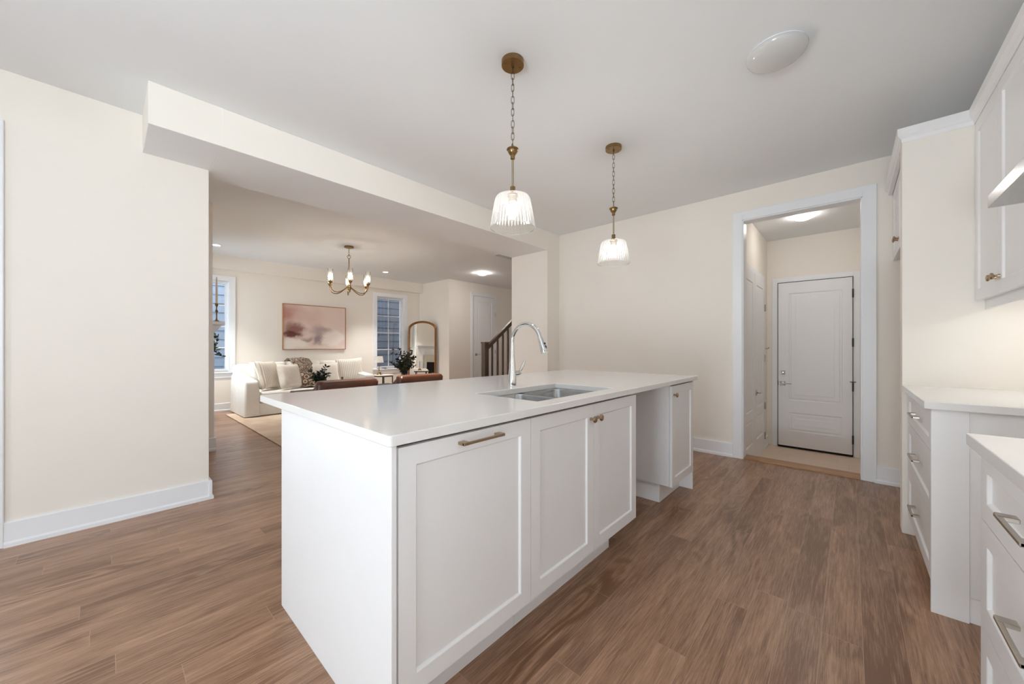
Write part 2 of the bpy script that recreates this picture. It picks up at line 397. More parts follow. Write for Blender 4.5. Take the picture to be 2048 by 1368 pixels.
def tag(o, label, cat, group=None, kind=None):
    o['label'] = label; o['category'] = cat
    if group: o['group'] = group
    if kind: o['kind'] = kind
    return o
def thing(name, loc, label, cat, group=None):
    o = bpy.data.objects.new(name, None); sc.collection.objects.link(o); o.location = loc; o['_o'] = tuple(loc)
    o.empty_display_size = .05
    return tag(o, label, cat, group)
def struct(name, mb, m, label=None, cat=None, parent=None, bevel=0, **k):
    o = mb.build(name, m, parent, bevel, **k)
    if parent is None:
        o['kind'] = 'structure'
        if label: o['label'] = label
        if cat: o['category'] = cat
    return o
def copy_tree(o, parent=None):
    c = o.copy(); sc.collection.objects.link(c)
    if parent is not None: c.parent = parent
    for ch in list(o.children): copy_tree(ch, c)
    return c
def shaker(O, U, N, w, h, rail=.058, t=.019):
    return MB().face_panel(O, U, N, w, h, t, [(rail, w-rail, rail, h-rail)], [(.0015, -.002), (.005, -.009)])

# ------------------------------------------------------------------ room shell
XF = 4.40          # far wall (mudroom opening)
YL = 3.59          # left wall
YR = -.875         # right (cabinet) wall
YB, YBB, ZB = 3.09, 3.76, 2.483   # dropped beam
XB = -3.80         # back wall
YW = 8.22          # living room window wall
struct('floor', MB().box(XB, XF+.12, YR-.1, 3.30, -.06, 0).box(XB, 8.4, 3.30, YW+.1, -.06, 0), M['floor'], 'brown wood plank floor running through kitchen and living room', 'floor')
c = MB()
c.box(XB-.1, XF+.12, YR-.1, YBB, H, H+.3).box(XF+.12, 7.0, -.6, 1.2, H, H+.3)
c.box(XB-.1, 4.60, YBB, YW+.2, H, H+.3).box(4.60, 8.4, 4.60, YW+.2, H, H+.3).box(7.9, 8.4, YBB, 4.60, H, H+.3)
struct('ceiling', c, M['ceil'], 'smooth white ceiling', 'ceiling')
struct('wall_right', MB().box(XB, -2.4, YR-.12, YR, 0, H).box(-.3, XF, YR-.12, YR, 0, H).box(-2.4, -.3, YR-.12, YR, 0, 1.0).box(-2.4, -.3, YR-.12, YR, 2.35, H),
       M['wall'], 'cream wall behind the kitchen cabinets', 'wall')
OY0, OY1, OZ = -.08, .814, 2.44
struct('wall_far', MB().box(XF, XF+.12, YR-.12, OY0, 0, H).box(XF, XF+.12, OY1, YBB, 0, H).box(XF, XF+.12, OY0, OY1, OZ, H).box(XF, XF+.12, OY0, OY1, -.4, -.06),
       M['wall'], 'cream end wall with the cased opening to the mudroom', 'wall')
struct('wall_pier', MB().box(4.118, XF, YB, YBB, 0, ZB), M['wall'], 'cream pier under the end of the dropped beam', 'wall', bevel=.003)
struct('beam', MB().box(.173, .53, YB, YL, ZB, H).box(.53, XF, YB, YBB, ZB, H), M['wall'], 'dropped cream beam over the opening to the living room', 'beam', bevel=.003)
beam_ = bpy.data.objects['beam']; beam_.data.materials.append(M['ceil'])
for p in beam_.data.polygons:
    if p.normal.z < -.9: p.material_index = 1       # soffit in ceiling paint
struct('wall_left', MB().box(XB, -3.30, YL, YBB, 0, H).box(-.48, .53, YL, YBB, 0, H).box(-3.30, -.48, YL, YBB, 2.36, H), M['wall'], 'cream wall left of the living room opening', 'wall', bevel=.003)
struct('wall_back', MB().box(XB-.12, XB, YR-.12, -.6, 0, H).box(XB-.12, XB, 1.1, YBB, 0, H).box(XB-.12, XB, -.6, 1.1, 2.42, H), M['wall'], 'cream wall behind the dining end', 'wall')
# living room shell
WX0, WX1, WZ0, WZ1 = .74, 1.50, .70, 2.31
VX0, VX1, VZ0, VZ1 = 4.30, 5.02, .62, 2.33
ww = MB()
ww.box(.2, WX0, YW, YW+.16, 0, H).box(WX1, VX0, YW, YW+.16, 0, H).box(VX1, 5.60, YW, YW+.16, 0, H)
for x0, x1, z0, z1 in ((WX0, WX1, WZ0, WZ1), (VX0, VX1, VZ0, VZ1)):
    ww.box(x0, x1, YW, YW+.16, 0, z0).box(x0, x1, YW, YW+.16, z1, H)
struct('wall_window', ww, M['wall'], 'beige living room wall with two tall windows', 'wall')
struct('bulkhead', MB().box(.35, 5.475, 8.07, YW, 2.50, H), M['wall'], 'shallow beige bulkhead along the window wall', 'beam')
struct('wall_hall', MB().box(5.475, 8.3, 7.0, 8.38, 0, H), M['wall'], 'beige closet block wall with the hall door', 'wall', bevel=.003)
struct('wall_fireplace', MB().box(.2, .35, YBB, 3.95, 0, H).box(.2, .35, 5.05, 6.85, 0, H).box(.2, .35, 8.0, 8.38, 0, H).box(.2, .35, 3.95, 5.05, 0, .6).box(.2, .35, 3.95, 5.05, 2.3, H).box(.2, .35, 6.85, 8.0, 0, .6).box(.2, .35, 6.85, 8.0, 2.3, H).box(.35, .80, 5.2, 6.7, 0, H), M['wall'], 'cream chimney breast wall of the living room', 'wall')
struct('wall_end', MB().box(8.3, 8.42, YBB-.2, 7.0, 0, H), M['wall'], 'beige end wall of the hall', 'wall')
struct('wall_stair', MB().box(XF+.12, 8.42, YBB-.12, YBB, 0, 4.8), M['wall'], 'cream wall beside the staircase', 'wall')
struct('wall_stairwell', MB().box(4.50, 4.60, YBB, 4.7, H+.3, 4.8).box(4.60, 8.4, 4.60, 4.7, H+.3, 4.8).box(7.9, 8.0, YBB, 4.6, H+.3, 4.8).box(4.5, 8.4, YBB-.12, 4.7, 4.8, 4.9), M['wall'], 'cream upper stairwell walls', 'wall')
# mudroom, two steps down
XM, ZM = 6.79, -.34
struct('floor_mudroom', MB().box(XF+.12, XM, -.45, .934, ZM-.05, ZM), M['mudtile'], 'pale wood-look floor of the sunken mudroom', 'floor')
struct('wall_mudroom', MB().box(XM, XM+.12, -.5, 1.1, ZM-.05, H).box(XF+.12, XM, .934, 1.05, ZM-.05, H).box(XF+.12, XM, -.52, -.40, ZM-.05, H).box(XF+.121, XF+.14, -.4, .934, ZM-.05, -.05),
       M['wall'], 'cream mudroom walls', 'wall')
st = thing('stair_nosing', (XF+.05, .37, 0), 'oak threshold strip edging the step down to the mudroom', 'threshold')
MB().box(XF-.005, XF+.165, OY0-.0, OY1, -.028, .012).build('nosing_board', M['oak'], st, .006)
# right-hand stub wall by the refrigerator alcove
XS = 3.32
struct('wall_stub', MB().box(XS, XS+.115, YR, -.238, 0, 2.44), M['wall'], 'cream stub wall between the counter and the refrigerator alcove', 'wall', bevel=.002)

# baseboards
def base_run(name, p0, p1, n, label=None):
    """skirting + shoe from p0 to p1 on a wall whose outward normal is n"""
    p0, p1, n = Vector(p0+(0,)), Vector(p1+(0,)), Vector(n+(0,))
    prof = [(0, 0), (.026, 0), (.026, .022), (.016, .032), (.016, .138), (.010, .143), (0, .143)]
    r = [[p + n*d + Vector((0, 0, z)) for d, z in prof] for p in (p0, p1)]
    o = MB().loft(r, smooth=False).build(name, M['trim']); o['kind'] = 'structure'
    o['label'] = label or 'white baseboard'; o['category'] = 'baseboard'
    return o
base_run('baseboard_left', (-.39, YL), (.53, YL), (0, -1), 'white baseboard under the blank cream wall')
base_run('baseboard_end', (.53, YL-.026), (.53, YBB), (1, 0), 'white baseboard return on the wall end')
base_run('baseboard_far', (XF, .90), (XF, YB), (-1, 0), 'white baseboard between the cased opening and the pier')
base_run('baseboard_alcove', (XF, YR), (XF, -.154), (-1, 0), 'white baseboard in the refrigerator alcove')
base_run('baseboard_window', (.35, YW), (5.475, YW), (0, -1), 'white baseboard along the window wall')
base_run('baseboard_fireplace', (.35, 5.2), (.826, 5.2), (0, -1), 'white baseboard at the chimney breast')
base_run('baseboard_hall', (5.475, 7.0), (6.15, 7.0), (0, -1), 'white baseboard beside the hall door')
base_run('baseboard_corner', (5.475, 7.0), (5.475, YW), (-1, 0), 'white baseboard behind the mirror')
o = base_run('baseboard_mudroom', (5.0, .934), (XM, .934), (0, -1), 'white baseboard in the mudroom'); o.location.z = ZM
o = base_run('baseboard_pier', (4.118, YBB), (4.118, YB), (-1, 0), 'white baseboard on the pier side')
o = base_run('baseboard_pier_front', (4.118, YB), (XF, YB), (0, -1), 'white baseboard on the pier front')

# casings (trim)
def casing(name, axis, plane, n, a0, a1, z0, z1, wd, th, label, depth=.12, bottom=False):
    """door / window surround on a wall plane: axis 'Y' = wall is x=plane, opening a0..a1 along Y"""
    mb = MB(); q = plane + n*th
    def bx(u0, u1, zz0, zz1, p0, p1):
        if axis == 'Y': mb.box(p0, p1, u0, u1, zz0, zz1)
        else: mb.box(u0, u1, p0, p1, zz0, zz1)
    bx(a0-wd, a0, z0, z1+wd, plane, q); bx(a1, a1+wd, z0, z1+wd, plane, q); bx(a0, a1, z1, z1+wd, plane, q)
    if bottom: bx(a0, a1, z0-wd*.6, z0, plane, q)
    d = plane - n*depth                                   # jamb lining
    bx(a0, a0+.012, z0, z1, d, q-n*.006); bx(a1-.012, a1, z0, z1, d, q-n*.006); bx(a0, a1, z1-.012, z1, d, q-n*.006)
    o = mb.build(name, M['trim'], None, .003, 1); o['kind'] = 'structure'; o['label'] = label; o['category'] = 'trim'
    return o
casing('trim_1', 'Y', XF, -1, OY0, OY1, 0, OZ, .087, .02, 'white casing around the mudroom opening')
casing('trim_2', 'X', YL, -1, -3.30, -.477, 0, 2.36, .087, .022, 'white casing of the patio door at the photo edge')

# ------------------------------------------------------------------ doors of the setting
def lever(parent, O, N, U, m, rose=.033):
    """square-rose lever handle; O on the door face, N outward, U pointing along the lever"""
    O, N, U = Vector(O), Vector(N), Vector(U); Z = Vector((0, 0, 1))
    mb = MB(); mb.bar(O, O+N*.010, rose*2, rose*2, Z)
    mb.tube([O+N*.008, O+N*.048], .011, 12)
    mb.bar(O+N*.048-U*.012, O+N*.05+U*.11, .016, .013, Z)
    return mb.build('door_handle', m, parent, .002)
def hinge(parent, P, N, m, h=.10, name='hinge'):
    P, N = Vector(P), Vector(N)
    mb = MB().lathe((P.x+N.x*.006, P.y+N.y*.006, P.z-h/2), [(.009, 0), (.009, h)], 10)
    return mb.build(name, m, parent)
RAISE = [(.010, -.008), (.022, -.008), (.034, -.003), (.075, -.003), (.09, -.001)]
# exterior door of the mudroom
D1 = bpy.data.objects.new('door_1', None); sc.collection.objects.link(D1); D1.location = (XM, .383, ZM); D1['_o'] = (XM, .383, ZM); D1['kind'] = 'structure'
D1['label'] = 'white two-panel entry door at the back of the mudroom with black hinges'; D1['category'] = 'door'
dy0, dy1, dz0, dz1 = -.025, .791, ZM+.03, 2.085
MB().face_panel((XM-.001, dy1, dz0), (0, -1, 0), (-1, 0, 0), dy1-dy0, dz1-dz0, .03,
    [(.125, dy1-dy0-.10, .36-dz0, 1.925-dz0), (.125, dy1-dy0-.10, -.085-dz0, .185-dz0)], RAISE).build('slab', M['door'], D1)
MB().box(XM-.034, XM-.002, dy0, dy1, ZM+.004, dz0).build('sweep', M['dark_gap'], D1)
MB().box(XM-.035, XM-.0005, dy0-.006, dy0-.0005, ZM+.01, dz1).box(XM-.035, XM-.0005, dy1+.0005, dy1+.006, ZM+.01, dz1).box(XM-.035, XM-.0005, dy0-.006, dy1+.006, dz1, dz1+.006).build('weather_seal', M['dark_gap'], D1)
for z in (1.863, 1.202, -.105): hinge(D1, (XM-.034, dy0-.004, z), (-1, 0, 0), M['black'], .115)
hs = MB().lathe((XM-.042, dy0-.004, .545), [(.009, 0), (.009, .12)], 10).tube([(XM-.045, dy0-.035, .672), (XM-.05, dy0+.025, .672)], .005, 8); hs.build('hinge', M['black'], D1)
lever(D1, (XM-.032, .737, .605), (-1, 0, 0), (0, -1, 0), M['chrome'])
MB().box(XM-.045, XM-.031, .705, .769, .73, .795).lathe((XM-.052, .737, .762), [(.018, 0), (.02, .02)], 16, 'X').build('deadbolt', M['chrome'], D1, .002)
MB().box(XM-.036, XM-.03, dy1-.003, dy1+.006, .57, .64).build('latch_plate', M['black'], D1)
casing('trim_3', 'Y', XM, -1, dy0-.008, dy1+.008, ZM, dz1+.008, .068, .018, 'white casing around the mudroom entry door', .001)
# closet double door on the mudroom side wall
D2 = bpy.data.objects.new('door_2', None); sc.collection.objects.link(D2); D2.location = (5.66, .934, ZM); D2['_o'] = (5.66, .934, ZM); D2['kind'] = 'structure'
D2['label'] = 'white closet doors on the mudroom side wall'; D2['category'] = 'door'
for x0 in (4.945, 5.662):
    MB().face_panel((x0, .935, ZM+.02), (1, 0, 0), (0, -1, 0), .708, 2.41, .028, [(.12, .588, .24, .55), (.12, .588, .66, 2.28)], RAISE).build('leaf', M['door'], D2)
for z in (1.70, .98, .30, -.13): hinge(D2, (6.374, .905, z), (0, -1, 0), M['nickel'])
lever(D2, (5.735, .905, .545), (0, -1, 0), (1, 0, 0), M['nickel'])
MB().box(4.94, 6.376, .925, .9335, ZM+.002, 2.085).build('dark_gap', M['dark_gap'], D2)  # dark backing sheet imitating the shade between and around the leaves
casing('trim_4', 'X', .934, -1, 4.93, 6.38, ZM, 2.09, .07, .018, 'white casing around the mudroom closet doors', .001)
# hall door beyond the stairs
D3 = bpy.data.objects.new('door_3', None); sc.collection.objects.link(D3); D3.location = (6.6, 7.0, 0); D3['_o'] = (6.6, 7.0, 0); D3['kind'] = 'structure'
D3['label'] = 'white tall hall door behind the stair railing'; D3['category'] = 'door'
MB().face_panel((6.24, 7.0, .01), (1, 0, 0), (0, -1, 0), .74, 2.405, .028, [(.12, .62, .22, .75), (.12, .62, .90, 2.27)], RAISE).build('slab', M['door'], D3)
for z in (1.98, 1.0, .25): hinge(D3, (6.985, 6.97, z), (0, -1, 0), M['nickel'])
lever(D3, (6.305, 6.972, .94), (0, -1, 0), (1, 0, 0), M['nickel'])
MB().box(6.235, 6.985, 6.985, 6.999, .0, 2.42).build('dark_gap', M['dark_gap'], D3)  # dark sheet in place of the shade around the slab
casing('trim_5', 'X', 7.0, -1, 6.23, 6.99, 0, 2.425, .075, .018, 'white casing around the hall door', .001)
# patio door in the left wall, glazed wall behind (daylight sources); unseen kitchen window added for fill
D4 = bpy.data.objects.new('door_4', None); sc.collection.objects.link(D4); D4.location = (-1.44, YL+.1, 0); D4['_o'] = (-1.44, YL+.1, 0); D4['kind'] = 'structure'
D4['label'] = 'glazed patio door at the end of the blank cream wall'; D4['category'] = 'door'
def sash(x0, x1, y, z0, z1, f, par, d=.04):
    mb = MB().box(x0, x0+f, y, y+d, z0, z1).box(x1-f, x1, y, y+d, z0, z1).box(x0+f, x1-f, y, y+d, z0, z0+f).box(x0+f, x1-f, y, y+d, z1-f, z1)
    mb.build('sash', M['trim'], par, .002)
    MB().box(x0+f, x1-f, y+d*.4, y+d*.6, z0+f, z1-f).build('pane', M['pane'], par)
sash(-3.285, -2.35, YL+.09, .01, 2.345, .07, D4); sash(-2.35, -1.415, YL+.05, .01, 2.345, .07, D4); sash(-1.415, -.49, YL+.09, .01, 2.345, .07, D4)
W3 = bpy.data.objects.new('window_3', None); sc.collection.objects.link(W3); W3.location = (XB, .25, 0); W3['_o'] = (XB, .25, 0); W3['kind'] = 'structure'
W3['label'] = 'wide glazed wall behind the dining end'; W3['category'] = 'window'
for y0 in (-.6, .25):
    MB().box(XB-.08, XB-.03, y0, y0+.06, 0, 2.42).box(XB-.08, XB-.03, y0+.79, y0+.85, 0, 2.42).box(XB-.08, XB-.03, y0+.06, y0+.79, 0, .08).box(XB-.08, XB-.03, y0+.06, y0+.79, 2.34, 2.42).build('sash', M['trim'], W3, .002)
    MB().box(XB-.06, XB-.05, y0+.06, y0+.79, .08, 2.34).build('pane', M['pane'], W3)
W4 = bpy.data.objects.new('window_4', None); sc.collection.objects.link(W4); W4.location = (-1.35, YR-.06, 1.0); W4['_o'] = (-1.35, YR-.06, 1.0); W4['kind'] = 'structure'
W4['label'] = 'kitchen window added out of view along the cabinet wall for fill light'; W4['category'] = 'window'
sash(-2.4, -1.35, YR-.09, 1.0, 2.35, .06, W4); sash(-1.35, -.3, YR-.09, 1.0, 2.35, .06, W4)
# living room windows
def living_window(name, x0, x1, z0, z1, label):
    wn = bpy.data.objects.new(name, None); sc.collection.objects.link(wn); wn.location = ((x0+x1)/2, YW, z0); wn['_o'] = ((x0+x1)/2, YW, z0); wn['kind'] = 'structure'
    wn['label'] = label; wn['category'] = 'window'
    f = .045; y = YW+.085
    MB().box(x0, x0+f, y, y+.05, z0, z1).box(x1-f, x1, y, y+.05, z0, z1).box(x0+f, x1-f, y, y+.05, z0, z0+f).box(x0+f, x1-f, y, y+.05, z1-f, z1).build('frame', M['trim'], wn, .003)
    g = MB(); xm = (x0+x1)/2; g.box(xm-.009, xm+.009, y+.02, y+.032, z0+f, z1-f)
    for k in (1, 2, 3):
        z = z0+f+(z1-z0-2*f)*k/4; g.box(x0+f, x1-f, y+.018, y+.034, z-.009, z+.009)
    g.build('muntin_grid', M['trim'], wn)
    MB().box(x0+f, x1-f, y+.022, y+.030, z0+f, z1-f).build('pane', M['pane'], wn)
    MB().box(x0-.10, x1+.10, YW-.045, YW+.09, z0-.028, z0).build('sill', M['trim'], wn, .004)
    MB().box(x0-.085, x1+.085, YW-.018, YW, z0-.11, z0-.028).build('apron', M['trim'], wn, .003)
    MB().box(x0-.088, x0, YW-.02, YW, z0, z1+.088).box(x1, x1+.088, YW-.02, YW, z0, z1+.088).box(x0, x1, YW-.02, YW, z1, z1+.088).box(x0, x0+.012, YW, y, z0, z1).box(x1-.012, x1, YW, y, z0, z1).box(x0+.012, x1-.012, YW, y, z1-.012, z1).build('casing', M['trim'], wn, .003)
living_window('window_1', WX0, WX1, WZ0, WZ1, 'tall window beside the sofa, partly hidden by the kitchen wall')
living_window('window_2', VX0, VX1, VZ0, VZ1, 'tall window between the picture and the arched mirror')
for nm, y0, y1 in (('window_5', 3.95, 5.05), ('window_6', 6.85, 8.0)):
    wn_ = bpy.data.objects.new(nm, None); sc.collection.objects.link(wn_); wn_.location = (.2, (y0+y1)/2, .6); wn_['_o'] = (.2, (y0+y1)/2, .6); wn_['kind'] = 'structure'
    wn_['label'] = 'side window of the living room beside the chimney breast'; wn_['category'] = 'window'
    MB().box(.24, .29, y0, y0+.05, .6, 2.3).box(.24, .29, y1-.05, y1, .6, 2.3).box(.24, .29, y0+.05, y1-.05, .6, .65).box(.24, .29, y0+.05, y1-.05, 2.25, 2.3).build('sash', M['trim'], wn_, .002)
    MB().box(.26, .27, y0+.05, y1-.05, .65, 2.25).build('pane', M['pane'], wn_)
# neighbouring house seen through the panes: lapped siding
for nm, xa, xb, m, lb in (('siding_neighbour', -1.0, 3.4, 'siding', 'blue-grey lapped siding, coloured as if lit, outside the window by the sofa'), ('siding_neighbour', 3.4, 11, 'siding_shaded', 'blue-grey lapped siding, coloured as if shaded, outside the window by the mirror')):
    mb = MB()
    for k in range(26):
        z = -.6 + k*.19; mb.add([(xa, 9.90, z), (xb, 9.90, z), (xb, 9.914, z+.19), (xa, 9.914, z+.19), (xa, 9.914, z), (xb, 9.914, z)], [(0, 1, 2, 3), (4, 5, 1, 0)])
    mb.box(xa, xb, 9.914, 10.0, -.6, 4.34)
    o = mb.build(nm, M[m]); o['kind'] = 'structure'; o['label'] = lb; o['category'] = 'siding'
struct('ground_outside', MB().box(-2, 11, YW+.2, 9.9, -.7, -.6), M['pot'], 'pale ground strip between the houses', 'ground')
area('daylight_alley', (2.5, 9.1, 4.2), (2.5, 9.3, 0), 6, 1.0, 220, DAY)

# ------------------------------------------------------------------ kitchen island
ZC = .914; IX0, IX1, IY0, IY1 = .51, 3.232, .908, 2.138
SX0, SX1, SY0, SY1 = 1.268, 1.962, 1.005, 1.408
def slab_with_hole(X, Y, z0, z1, hole):
    mb = MB(); vid = {}
    def V(i, j, k):
        key = (i, j, k)
        if key not in vid: vid[key] = len(mb.v); mb.v.append((X[i], Y[j], (z0, z1)[k]))
        return vid[key]
    nx, ny = len(X)-1, len(Y)-1
    solid = lambda i, j: 0 <= i < nx and 0 <= j < ny and (i, j) not in hole
    F = lambda *f: (mb.f.append(list(f)), mb.sm.append(False))
    for i in range(nx):
        for j in range(ny):
            if not solid(i, j): continue
            F(V(i,j,1), V(i+1,j,1), V(i+1,j+1,1), V(i,j+1,1)); F(V(i,j,0), V(i,j+1,0), V(i+1,j+1,0), V(i+1,j,0))
            if not solid(i-1, j): F(V(i,j,0), V(i,j,1), V(i,j+1,1), V(i,j+1,0))
            if not solid(i+1, j): F(V(i+1,j,0), V(i+1,j+1,0), V(i+1,j+1,1), V(i+1,j,1))
            if not solid(i, j-1): F(V(i,j,0), V(i+1,j,0), V(i+1,j,1), V(i,j,1))
            if not solid(i, j+1): F(V(i,j+1,0), V(i,j+1,1), V(i+1,j+1,1), V(i+1,j+1,0))
    return mb
ct = slab_with_hole([IX0, SX0, SX1, IX1], [IY0, SY0, SY1, IY1], ZC-.031, ZC, {(1, 1)}).build('countertop', M['quartz'], None, .003, 2, corner=.011)
tag(ct, 'white quartz island countertop with the sink cut into it', 'countertop')
YD = .933                               # door faces
ZT, ZK = .8685, .145                     # top and bottom of doors
def knob(parent, P, N, m=None):
    P, N = Vector(P), Vector(N); ax = 'Y' if abs(N.y) > .5 else 'X'; s = N.y if ax == 'Y' else N.x
    prof = [(.008, 0), (.0075, .004), (.006, .012), (.007, .017), (.015, .021), (.0165, .026), (.0135, .030), (.004, .032)]
    return MB().lathe(P, [(r, h*s) for r, h in prof], 20, ax).build('knob', m or M['champ'], parent)
def pull(parent, P, N, U, L, m, name='handle', w=.0105, proj=.032):
    """bar pull with a thin flat bar and two block feet"""
    P, N, U = Vector(P), Vector(N), Vector(U)
    mb = MB(); a, b = P-U*L/2, P+U*L/2; Z = Vector((0, 0, 1))
    mb.bar(a+N*(proj-.005), b+N*(proj-.005), .009, .009, Z)
    for q, sg in ((a, 1), (b, -1)): mb.bar(q+U*sg*.013, q+U*sg*.013+N*(proj-.001), .026, w, Z)
    return mb.build(name, m, parent, .0015, 1)
def carcass(x0, x1, y0, y1, z0, z1, front='-Y', t=.016):
    """open-fronted box"""
    mb = MB()
    mb.box(x0, x0+t, y0, y1, z0, z1).box(x1-t, x1, y0, y1, z0, z1).box(x0+t, x1-t, y0, y1, z0, z0+t)
    mb.box(x0+t, x1-t, (y1-t) if front == '-Y' else y0, y1 if front == '-Y' else y0+t, z0+t, z1)
    return mb
NM, UX = (0, -1, 0), (1, 0, 0)
# waste pull-out cabinet at the near end, with the big end panel
t1 = thing('pullout_cabinet', (.85, 1.4, 0), 'white island cabinet with one big panel door and a bar pull, at the end panel', 'cabinet')
MB().box(.530, .5465, .931, 1.873, 0, ZC-.031).build('end_panel', M['cab'], t1, .0012, 1)
carcass(.549, 1.134, YD+.05, 1.55, .13, ZC-.031).build('body', M['cab'], t1)
MB().box(.549, 1.134, 1.025, 1.04, 0, .13).build('toe_kick', M['cab'], t1)
d = shaker((.5525, YD+.019, ZK), UX, NM, 1.1335-.5525, ZT-ZK).build('door', M['cab'], t1, .0012, 1)
d['_o'] = t1['_o']; pull(d, (.86, YD, .842), NM, UX, .19, M['champ'])
# sink base, two doors
t2 = thing('sink_cabinet', (1.62, 1.4, 0), 'white two-door sink base cabinet with a pair of round knobs', 'cabinet')
carcass(1.136, 2.108, YD+.05, 1.55, .13, ZC-.26).box(1.136, 1.152, YD+.05, 1.55, ZC-.26, ZC-.031).box(2.092, 2.108, YD+.0195, 1.55, ZC-.26, ZC-.031).build('body', M['cab'], t2)
MB().box(1.136, 1.95, 1.025, 1.04, 0, .13).build('toe_kick', M['cab'], t2)
for x0, x1, kx in ((1.1365, 1.6215, 1.592), (1.6235, 2.109, 1.655)):
    d = shaker((x0, YD+.019, ZK), UX, NM, x1-x0, ZT-ZK).build('door', M['cab'], t2, .0012, 1); d['_o'] = t2['_o']
    knob(d, (kx, YD, .800), NM)
# narrow end cabinet beyond the open dishwasher bay
t3 = thing('end_cabinet', (2.95, 1.4, 0), 'narrow white cabinet with a single knob beyond the open dishwasher bay', 'cabinet')
carcass(2.712, 3.188, YD+.0205, 1.55, .15, ZC-.031).build('body', M['cab'], t3)
MB().box(3.19, 3.206, .94, 1.873, 0, ZC-.031).build('end_panel', M['cab'], t3, .0012, 1)
MB().box(2.757, 3.189, 1.04, 1.055, 0, .149).box(2.757, 2.772, 1.055, 1.55, 0, .149).build('toe_kick', M['cab'], t3)
d = shaker((2.7125, YD+.019, ZK+.003), UX, NM, 3.1885-2.7125, ZT-ZK-.003).build('door', M['cab'], t3, .0012, 1); d['_o'] = t3['_o']
knob(d, (2.742, YD, .805), NM)
tag(MB().box(.549, 3.188, 1.553, 1.873, 0, ZC-.031).build('island_back', M['cab']), 'white knee-wall box carrying the island overhang on its seating side', 'panel')
# undermount double sink
def rrect(x0, x1, y0, y1, r, z, n=5):
    pts = []
    for cx, cy, a0 in ((x1-r, y1-r, 0), (x0+r, y1-r, 90), (x0+r, y0+r, 180), (x1-r, y0+r, 270)):
        for k in range(n+1):
            a = math.radians(a0+90*k/n); pts.append((cx+r*math.cos(a), cy+r*math.sin(a), z))
    return pts
sk = thing('sink', (1.615, 1.2, ZC-.25), 'stainless double-bowl undermount sink in the island', 'sink')
for x0, x1 in ((1.262, 1.600), (1.624, 1.968)):
    y0, y1 = .999, 1.414; zt = ZC-.0225
    MB().loft([rrect(x0-.006, x1+.006, y0-.006, y1+.006, .045, zt-.012), rrect(x0-.006, x1+.006, y0-.006, y1+.006, .045, zt-.010), rrect(x0+.004, x1-.004, y0+.004, y1-.004, .042, zt-.010), rrect(x0+.008, x1-.008, y0+.008, y1-.008, .04, zt-.02), rrect(x0+.014, x1-.014, y0+.014, y1-.014, .05, zt-.185), rrect(x0+.04, x1-.04, y0+.04, y1-.04, .06, zt-.205)], caps=False).add(rrect(x0+.04, x1-.04, y0+.04, y1-.04, .06, zt-.205), [tuple(range(24))]).build('bowl', M['steel'], sk)
    MB().lathe(((x0+x1)/2, 1.25, zt-.206), [(.002, .004), (.035, .004), (.042, .006), (.045, .002)], 24).build('drain', M['chrome'], sk)
MB().box(1.25, 1.98, .988, 1.0, ZC-.045, ZC-.0315).box(1.25, 1.98, 1.413, 1.425, ZC-.045, ZC-.0315).box(1.25, 1.262, 1.0, 1.413, ZC-.045, ZC-.0315).box(1.968, 1.98, 1.0, 1.413, ZC-.045, ZC-.0315).box(1.601, 1.623, 1.0, 1.413, ZC-.06, ZC-.045).build('rim', M['steel'], sk)
# pull-down faucet
FX, FY = 1.633, 1.486
fa = thing('faucet', (FX, FY, ZC), 'chrome gooseneck pull-down faucet behind the island sink', 'faucet')
MB().lathe((FX, FY, ZC+.0005), [(.0265, 0), (.0268, .004), (.0262, .03), (.0235, .07), (.0180, .13), (.0135, .19), (.0120, .23), (.0118, .25)], 28).build('body', M['chrome'], fa)
R = .106; zc = ZC+.262; cy = FY-R
# arc runs from +Y side over the top to the -Y side
path = [(FX, FY, ZC+.242), (FX, FY, zc)] + [(FX, cy + R*math.cos(math.radians(k*9.0)), zc + R*math.sin(math.radians(k*9.0))) for k in range(1, 19)]
MB().tube(path, [.0116]*2 + [.0116]*18, 16).build('gooseneck', M['chrome'], fa)
pe = Vector(path[-1]); dr = (Vector(path[-1]) - Vector(path[-2])).normalized()
rings = []
ux = Vector((1, 0, 0)); uy = dr.cross(ux)
hd = [(.0118, 0), (.0132, .004), (.0155, .03), (.0200, .075), (.0212, .096), (.019, .101)]
MB().loft([[pe + dr*h + (ux*math.cos(2*PI*i/20) + uy*math.sin(2*PI*i/20))*r for i in range(20)] for r, h in hd]).build('spray_head', M['chrome'], fa)
bt = MB()
for h, l in ((.045, .010), (.062, .018)):
    q = pe + dr*h + uy*(-.0178 if uy.y > 0 else .0178); bt.bar(q, q + dr*l, .012, .004, uy)
bt.build('spray_button', M['black'], fa, .001)
MB().lathe((FX+.015, FY, ZC+.075), [(.016, 0), (.0185, .004), (.0185, .048), (.016, .054)], 22, 'X').build('valve', M['chrome'], fa)
lv = [Vector((FX+.062, FY, ZC+.080)), Vector((FX+.074, FY-.006, ZC+.10)), Vector((FX+.088, FY-.012, ZC+.13)), Vector((FX+.098, FY-.016, ZC+.152))]
MB().tube(lv, [.0065, .0085, .0095, .005], 12).build('lever', M['chrome'], fa)

